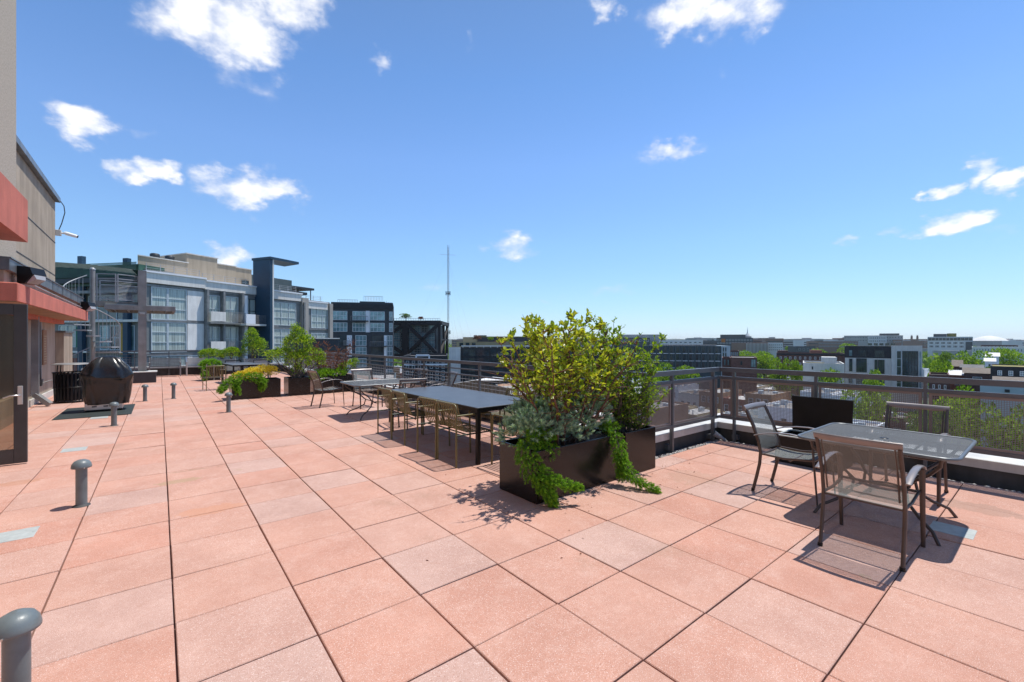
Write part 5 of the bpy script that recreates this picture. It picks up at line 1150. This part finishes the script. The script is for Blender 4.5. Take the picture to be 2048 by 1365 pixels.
# ---- rowhouses, streets and cars seen through and over the railings
HM=['brick','brickd','brickt','stone','tan','agreyl','brick','beigep','white']; RMt=['roofw','roofg','roofg','roofd','roofw','shingle','roofg']
def cityblock(k0,k1,rowy,x0,w_,seed,lab):
    pass
proto_h=[]
for i in range(9):
    e=empty('rowhouse',(0,0,-600),0,None,'house'); w_=5.6; dp=11+random.uniform(-1,2); h=random.choice((6.8,7.4,9.6,10.2)); zt=h
    MB().box(0,w_,0,dp,0,zt).build('wall',HM[i],e); b=MB(); b.box(.2,w_-.2,.2,dp-.2,zt+.003,zt+.06); b.build('roof',RMt[i%7],e); b=MB()
    for q in ((0,w_,0,.2),(0,w_,dp-.2,dp),(0,.2,.2,dp-.2),(w_-.2,w_,.2,dp-.2)): b.box(*q,zt+.002,zt+.35)
    b.build('parapet','stone' if i%2 else HM[i],e); b=MB(); b.bbox(1+i*.3,1.9+i*.3,3,4,zt+.06,zt+.9,.03); b.bbox(3.4,4.3,6.5,7.3,zt+.06,zt+.55,.03); b.tube([(2,8,zt),(2,8,zt+.8)],.12,6); b.build('roof_unit','frame',e)
    for z in np.arange(1.2,h-1.6,3.0):
        for x in (.8,2.4,4.0): win(e,x,x+.95,z+GZ,z+1.6+GZ,'g_drk','white',1,2,0,.07); 
    for z in np.arange(1.2,h-1.6,3.0):
        for x in (1.0,3.6):
            o=win(e,x,x+.95,z+GZ,z+1.6+GZ,'g_drk','white',1,2,0,.07); o.rotation_euler=(0,0,PI); o.location=(x+.95,dp,z)
    proto_h.append(e)
uh={i:1 for i in range(9)}
HC={0:'red brick',1:'dark brick',2:'tan brick',3:'pale stone',4:'sand coloured',5:'light grey',6:'bright red brick',7:'beige',8:'white painted'}
RC=['a white roof','a grey roof','a worn grey roof','a dark roof','a pale roof','a brown roof','a grey flat roof']
def inside(x,y):  # keep clear of the deck and of measured buildings
    return x>13 or (y>32 and x>9)
random.seed(5); cnt=0; streets=[]
foot=[]
for o in bpy.data.objects:
    if o.parent is None and o.type=='EMPTY' and o.get('category') in ('building','house') and o.location.z>-100 and abs(o.location.z-GZ)<.1:
        xs=[];
        for c in o.children_recursive if hasattr(o,'children_recursive') else []:
            if c.type=='MESH' and c.name.split('.')[0] in ('wall','roof'):
                mw=Matrix.Rotation(o.rotation_euler.z,4,'Z')
                for q in c.bound_box: p=mw@Vector(q)+o.location; xs.append((p.x,p.y))
        if xs: foot.append((min(x for x,y in xs)-3,max(x for x,y in xs)+3,min(y for x,y in xs)-3,max(y for x,y in xs)+3))
def free(x,y,r=7):
    return not any(a-r<x<b_+r and c-r<y<d_+r for a,b_,c,d_ in foot)
names=[]
for r in range(0,13):
    xr=22+r*15.5+(r//2)*11
    for j in range(-26,34):
        y=j*5.62+(r*1.7)
        if (j+40)%13 in (0,1): continue
        x=xr
        l_=x*CS-y*SN; d_=x*SN+y*CS
        if d_<22 or abs(l_)>d_*1.25+8 or d_>260: continue
        if not free(x+5,y+3,4): continue
        if not inside(x,y): continue
        if r>4 and random.random()<.25: continue
        i=random.randrange(9); s=random.uniform(.93,1.08); cnt+=1
        if cnt>150: continue
        p=proto_h[i]; o=p if uh[i] else copy_tree(p); uh[i]=0; z=GZ+random.uniform(-.4,.2)
        o.scale=(1,1,s); o.rotation_euler=(0,0,R(90) if r%2 else R(-90)); o.location=(x+12,y,z) if r%2 else (x,y+5.6,z)
        tag(o,'%s rowhouse with %s in the rows below the deck'%(HC[i],RC[i%7]),None,'%s rowhouses in the streets below'%HC[i])
for r in range(0,7):
    x=22+(2*r+1)*15.5+r*11+15.0; tag(MB().box(x-1.5,x+6.5,-260,420,GZ-.01,GZ+.02+.004*r).build('street','asphalt'),kind='structure')
for r in range(4):
    y=-60+r*73; tag(MB().box(12,420,y-4,y+4,GZ-.01,GZ+.06+.005*r).build('street','asphalt'),kind='structure')
tag(MB().box(8.2,20,-60,420,GZ-.01,GZ+.055).build('street','asphalt'),kind='structure')
# cars
def car():
    e=empty('parked_car',(0,0,-700),0,None,'car'); b=MB(); prof=[(-2.2,.35),(-2.2,.75),(-2.0,.9),(-1.4,.95),(-.9,1.38),(.7,1.42),(1.3,.98),(2.05,.85),(2.2,.65),(2.2,.35)]
    v=[(x,-.85*(1 if z<1 else .85),z) for x,z in prof]+[(x,.85*(1 if z<1 else .85),z) for x,z in prof]; n=len(prof)
    b.add(v,[tuple(range(n)),tuple(range(2*n-1,n-1,-1))]+[(i,i+n,(i+1)%n+n,(i+1)%n) for i in range(n)]); bd=b.build('body','car_w',e)
    b=MB(); b.box(-.8,.6,-.80,.80,1.0,1.34); b.build('windows','g_drk',e)
    for x in (-1.35,1.35):
        for y in (-.8,.8): MB().tube([(x,y-.1,.32),(x,y+.1,.32)],.32,12).build('wheel','black',e)
    return e
cars=[]
for m_,c_ in (('car_w','white'),('car_g','dark grey'),('car_b','blue'),('car_r','red')):
    e=car(); [setattr(ch.material_slots[0],'material',M[m_]) for ch in children(e) if ch.name.startswith('body')]; cars.append([e,c_,1])
random.seed(9); kk=0
for r in range(0,4):
    x=22+(2*r+1)*15.5+r*11+15.0
    for j in range(-10,24):
        y=j*6.4; l_=x*CS-y*SN; d_=x*SN+y*CS
        if d_<30 or abs(l_)>d_*1.15 or random.random()<.35 or d_>170: continue
        c=random.choice(cars); o=c[0] if c[2] else copy_tree(c[0]); c[2]=0; o.location=(x-.6+random.choice((0,6.2)),y,GZ+.05); o.rotation_euler=(0,0,R(90)); tag(o,'%s car parked along a street below the deck'%c[1],None,'%s cars parked in the streets below'%c[1])
for c in cars:
    if c[2]: 
        for ch in children(c[0]): bpy.data.objects.remove(ch)
        bpy.data.objects.remove(c[0])
for i in range(9):
    if uh[i]:
        for ch in children(proto_h[i]): bpy.data.objects.remove(ch)
        bpy.data.objects.remove(proto_h[i])
# street trees
random.seed(33); n_=0
for u_,v_,d_,w_,k_ in [(random.uniform(1865,2060),random.uniform(700,728),0,random.uniform(40,72),random.choice((0,1,1,2))) for _ in range(22)]+[(random.uniform(1240,1700),random.uniform(702,722),0,random.uniform(34,56),random.choice((0,1,2))) for _ in range(22)]:
    d_=F*(EYE-GZ-8.5)/(v_-H0)*random.uniform(.85,1.05)
    if d_>520: continue
    q_=W(lx(u_,d_),d_)
    if free(q_[0],q_[1],0): ptree(k_,u_,v_,d_,w_*150/d_+18,'%s tree crown among the roofs in the middle distance'%('deep green' if k_==2 else 'fresh green'),group='%s tree crowns in the middle distance'%('deep green' if k_==2 else 'fresh green'))
for r in range(0,12):
    for j in range(-14,30):
        x=22+(2*r+1)*15.5/1+r*11+random.choice((13.0,22.8)) if r<7 else 260+r*26+random.uniform(-8,8); y=j*13+random.uniform(-3,3); l_=x*CS-y*SN; d_=x*SN+y*CS
        if d_<34 or l_>d_*1.2 or l_<-d_*.2 or random.random()<.42: continue
        if not free(x,y,1) or n_>150: continue
        n_+=1; k=random.choice((0,1,1,2)); tree(k,(x,y,GZ),random.uniform(6.5,10.5),('%s green tree among the streets below the deck'%('darker' if k==2 else 'bright')),('darker' if k==2 else 'bright')+' street trees below the deck',random.uniform(.9,1.15))
# far wood as one mass, and skyline blocks
f=Fol(); N_=42000; dd=200+1500*rng.uniform(0,1,N_)**1.7; ll=(rng.uniform(-.32,1.25,N_))*dd
cl=np.array([mnoise.noise(Vector((a/60,b_/60,0))) for a,b_ in zip(ll,dd)]); cl2=np.array([mnoise.noise(Vector((a/14,b_/14,5))) for a,b_ in zip(ll,dd)]); keep=(cl>-.2); dd,ll,cl,cl2=dd[keep],ll[keep],cl[keep],cl2[keep]
z=GZ+4+np.clip(cl,0,1)*8+cl2*5+rng.uniform(-2,2,len(dd)); c=np.stack([dd*SN+ll*CS,dd*CS-ll*SN,z],1); L_=rng.uniform(2.2,4.5,len(dd))*(dd/700)**.5*1.5
f.leaf(c,unit(rng.normal(size=c.shape)+np.array((0,0,.4))),L_,L_*.9,np.clip(.45+cl2*.5+rng.normal(0,.18,len(dd)),0,1),fold=.2)
o=f.build('distant_treetops','l_treed',None); tag(o,'distant mass of green treetops between the city blocks','trees',kind='stuff')
random.seed(12); FM=['farb','farbr','fard','farw','farb','farbr']; FN=['grey','brown brick','dark','pale','grey','brown brick']
kk=0
for i in range(95):
    u=random.choice((random.uniform(870,1240),random.uniform(1240,2060),random.uniform(1380,2060))); d=random.uniform(520,1500); wpx=random.uniform(14,48)*(800/d)**.3; vt=random.uniform(677,684) if u>1000 else random.uniform(679,685)
    if 1840<u<1960: vt=max(vt,681)
    m_=random.randrange(6); zt=zv(vt,d); w_=wpx/F*d; e,Ln=site('skyline_block',(lx(u,d),d),(lx(u,d)+w_,d+random.uniform(-8,8)),'%s block in the distant skyline'%FN[m_],'building','%s blocks along the distant skyline'%FN[m_])
    body(e,0,Ln,0,30,GZ,zt,FM[m_],'roofg',par=.8)
    for k in range(3): 
        z=zt-2.2-k*3.6
        if z-1.8>GZ+2: m=MB(); m.box(1,Ln-1,-.3,-.05,z-1.8-GZ,z-GZ); m.build('window_band','g_far',e)
    if random.random()<.5: pbox(e,'plant_room','farb',Ln*.3,Ln*.6,8,18,zt,zt+2.5)
# mid-distance flat roofs between 190 and 520 m
for i in range(34):
    d=random.uniform(230,560); u=random.uniform(1150,2060); vt=random.uniform(692,699)+ (9 if d<300 else 0); m_=random.randrange(6); w_=random.uniform(8,20); p=W(lx(u,d),d)
    if not free(p[0],p[1],14): continue
    e,Ln=site('flat_roofed_block',(lx(u,d),d),(lx(u,d)+w_,d+random.uniform(-6,6)),'%s flat roofed block among the trees in the middle distance'%FN[m_],'building','%s flat roofed blocks in the middle distance'%FN[m_]); zt=zv(vt,d)
    if zt<GZ+4: zt=GZ+6
    body(e,0,Ln,0,16,GZ,zt,FM[m_],random.choice(('roofw','roofg','roofd','roofw')),par=.5); rowwins(e,even(.5,Ln-.5,max(2,int(Ln/3.2)),.45),[(zt-2.6,zt-1.0)],'g_far','farw',1,1,0,.12)
# hills
b=MB(); n=90; rows=[]
for j,(dd_,hh) in enumerate(((3600,0),(4200,.75),(5000,1),(5800,.6))):
    rows.append([W(lx(300+2100*k/n,dd_),dd_,GZ+(42+16*mnoise.noise(Vector((k*.13,1,0)))+9*mnoise.noise(Vector((k*.5,2,0))))*hh) for k in range(n+1)])
b.sheet(rows); b.uv={}; tag(b.build('hills','hill'),kind='structure')

# ---------------------------------------------------------------- light and sky
SUN_EL=R(70); SUN_AZ=R(-6)   # the sun stands over +X
sd_=bpy.data.lights.new('sun','SUN'); sd_.energy=4.2; sd_.angle=R(.53); sd_.color=(1,.955,.89)
so=bpy.data.objects.new('sun',sd_); COL.objects.link(so); dv=Vector((math.cos(SUN_EL)*math.cos(SUN_AZ),math.cos(SUN_EL)*math.sin(SUN_AZ),math.sin(SUN_EL)))
so.rotation_euler=dv.to_track_quat('Z','Y').to_euler(); so.location=(0,0,30)
wd=bpy.data.worlds.new('World'); S.world=wd; wd.use_nodes=True; nt=wd.node_tree; N=nt.nodes; L=nt.links; bg=N['Background']
sky=N.new('ShaderNodeTexSky'); sky.sky_type='NISHITA'; sky.sun_disc=False; sky.sun_elevation=SUN_EL; sky.sun_rotation=R(90); sky.altitude=0; sky.air_density=1.0; sky.dust_density=.0; sky.ozone_density=1.0
bg.inputs['Strength'].default_value=.13
tc=N.new('ShaderNodeTexCoord')
def mth(o,*a,clamp=False):
    x=N.new('ShaderNodeMath'); x.operation=o; x.use_clamp=clamp
    for i,q in enumerate(a):
        if isinstance(q,(int,float)): x.inputs[i].default_value=q
        else: L.new(q,x.inputs[i])
    return x.outputs[0]
sp=N.new('ShaderNodeSeparateXYZ'); L.new(tc.outputs['Generated'],sp.inputs[0])
az=mth('ARCTAN2',sp.outputs[0],sp.outputs[1]); el=mth('ARCSINE',sp.outputs[2])
cb_=N.new('ShaderNodeCombineXYZ'); L.new(az,cb_.inputs[0]); L.new(el,cb_.inputs[1])
def wn(scale,detail,rough,off=0,sx=1,sy=1.6):
    mp=N.new('ShaderNodeMapping'); mp.inputs['Scale'].default_value=(sx,sy,1); mp.inputs['Location'].default_value=(off,off*.7,off); L.new(cb_.outputs[0],mp.inputs['Vector'])
    n=N.new('ShaderNodeTexNoise'); n.inputs['Scale'].default_value=scale; n.inputs['Detail'].default_value=detail; n.inputs['Roughness'].default_value=rough; L.new(mp.outputs[0],n.inputs['Vector']); return n.outputs['Fac']
n1=wn(17,8,.56); n2=wn(5,4,.5,3.3)
wa=wn(11,6,.55,7.1); wb=wn(13,6,.55,12.7); azs,els=az,el
az=mth('ADD',az,mth('MULTIPLY',mth('SUBTRACT',wa,.5),.15)); el=mth('ADD',el,mth('MULTIPLY',mth('SUBTRACT',wb,.5),.10))
# each cloud: centre and half size in photo pixels, turned into azimuth/elevation, strength
CL=[(600,-5,60,30,.8),(330,10,40,30,.8),(380,20,95,60,1),(470,60,95,60,1),(520,95,60,36,.95),(560,5,90,40,.95),(480,155,65,26,.45),(530,180,24,16,.3),(165,250,80,34,1),(305,344,58,20,1),(485,378,85,36,1),(545,385,75,28,.9),(600,400,26,13,.6),
 (445,512,52,22,.75),(1030,495,46,20,.7),(990,503,30,12,.4),(766,122,22,17,.6),(925,82,8,13,.3),(1205,15,34,20,.8),(1240,35,20,11,.6),(1380,15,85,34,1),(1460,18,85,36,.9),(1345,300,50,20,.75),(1380,288,40,11,.55),
 (1300,325,18,12,.4),(1890,378,32,16,.95),(1950,352,40,20,.9),(2015,362,52,26,1),(1900,443,65,24,.95),(1862,452,34,12,.7),(1795,455,32,10,.45),(1706,484,24,12,.5),(1228,585,36,17,.5),(1440,165,16,10,.25),
 (1070,603,60,7,.3),(1440,622,60,5,.3),(900,575,160,12,.16),(680,555,140,10,.14),(1060,570,140,8,.14),(1200,420,34,6,.2),(755,588,14,6,.4),(290,268,26,14,.25),(2000,468,40,10,.2),(1700,640,200,8,.12),(1630,105,14,6,.25)]
tot=None
for (u,v,ru,rv,st) in CL:
    x=(u-1024)/F; y=(H0-v)/F; a0=math.atan2(x,1)+YAW; e0=math.atan2(y,math.hypot(1,x)); k=1/(1+x*x)
    ra=ru/F*k*1.25; re=rv/F/math.hypot(1,x)*1.3
    dx=mth('MULTIPLY',mth('SUBTRACT',az,a0),1/ra); dy=mth('MULTIPLY',mth('SUBTRACT',el,e0),1/re)
    q=mth('ADD',mth('MULTIPLY',dx,dx),mth('MULTIPLY',dy,dy)); g_=mth('SUBTRACT',st,mth('MULTIPLY',q,st*.9 if st>.3 else st))
    tot=g_ if tot is None else mth('MAXIMUM',tot,g_)
tot=mth('MAXIMUM',tot,-1.0)
den=mth('ADD',tot,mth('MULTIPLY',mth('SUBTRACT',n1,.52),1.5))
den=mth('ADD',den,mth('MULTIPLY',mth('SUBTRACT',n2,.5),.5))
fac=N.new('ShaderNodeMapRange'); fac.interpolation_type='SMOOTHSTEP'; fac.inputs[1].default_value=.05; fac.inputs[2].default_value=1.1; L.new(den,fac.inputs[0])
lim=mth('MULTIPLY',fac.outputs[0],mth('MULTIPLY',mth('ADD',tot,.15,clamp=True),1.6,clamp=True),clamp=True)
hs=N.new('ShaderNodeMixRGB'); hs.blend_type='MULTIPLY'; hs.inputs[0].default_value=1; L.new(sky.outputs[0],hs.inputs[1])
tint=N.new('ShaderNodeValToRGB'); te=tint.color_ramp.elements; te[0].position=0; te[0].color=(.42,.57,.93,1); te[1].position=1; te[1].color=(.60,.70,.78,1)  # top stop: unseen zenith paled to make ambient light and shadows less blue
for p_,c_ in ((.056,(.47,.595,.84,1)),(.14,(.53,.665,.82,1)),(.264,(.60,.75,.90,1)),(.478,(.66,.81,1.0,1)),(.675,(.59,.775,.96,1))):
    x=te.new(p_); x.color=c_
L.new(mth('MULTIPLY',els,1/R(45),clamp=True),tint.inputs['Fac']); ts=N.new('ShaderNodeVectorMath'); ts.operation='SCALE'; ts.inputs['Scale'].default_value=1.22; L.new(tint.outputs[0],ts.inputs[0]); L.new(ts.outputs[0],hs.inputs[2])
cr=N.new('ShaderNodeMixRGB'); cr.inputs[1].default_value=(4.9,5.2,6.1,1); cr.inputs[2].default_value=(7.3,7.3,7.4,1); L.new(mth('MULTIPLY',mth('SUBTRACT',fac.outputs[0],.15),1.5,clamp=True),cr.inputs[0])
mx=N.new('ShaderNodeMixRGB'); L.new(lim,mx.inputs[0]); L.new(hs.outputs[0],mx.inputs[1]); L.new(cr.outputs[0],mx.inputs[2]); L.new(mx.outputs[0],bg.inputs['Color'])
hz=bpy.data.materials.new('haze_air'); hz.use_nodes=True; hn=hz.node_tree; hn.nodes.clear(); ho=hn.nodes.new('ShaderNodeOutputMaterial'); hv=hn.nodes.new('ShaderNodeVolumePrincipled')
hv.inputs['Color'].default_value=(.95,.97,1,1); hv.inputs['Density'].default_value=.00007; hv.inputs['Anisotropy'].default_value=.2; hn.links.new(hv.outputs[0],ho.inputs['Volume'])
tag(MB().box(-7600,7600,-7600,7600,GZ-3,75).build('haze',hz),kind='stuff')
S.cycles.volume_bounces=0
S.view_settings.view_transform='Standard'; S.view_settings.look='None'; S.view_settings.exposure=.27; S.view_settings.gamma=1
S.cycles.max_bounces=8; S.cycles.transparent_max_bounces=24; S.cycles.use_denoising=True
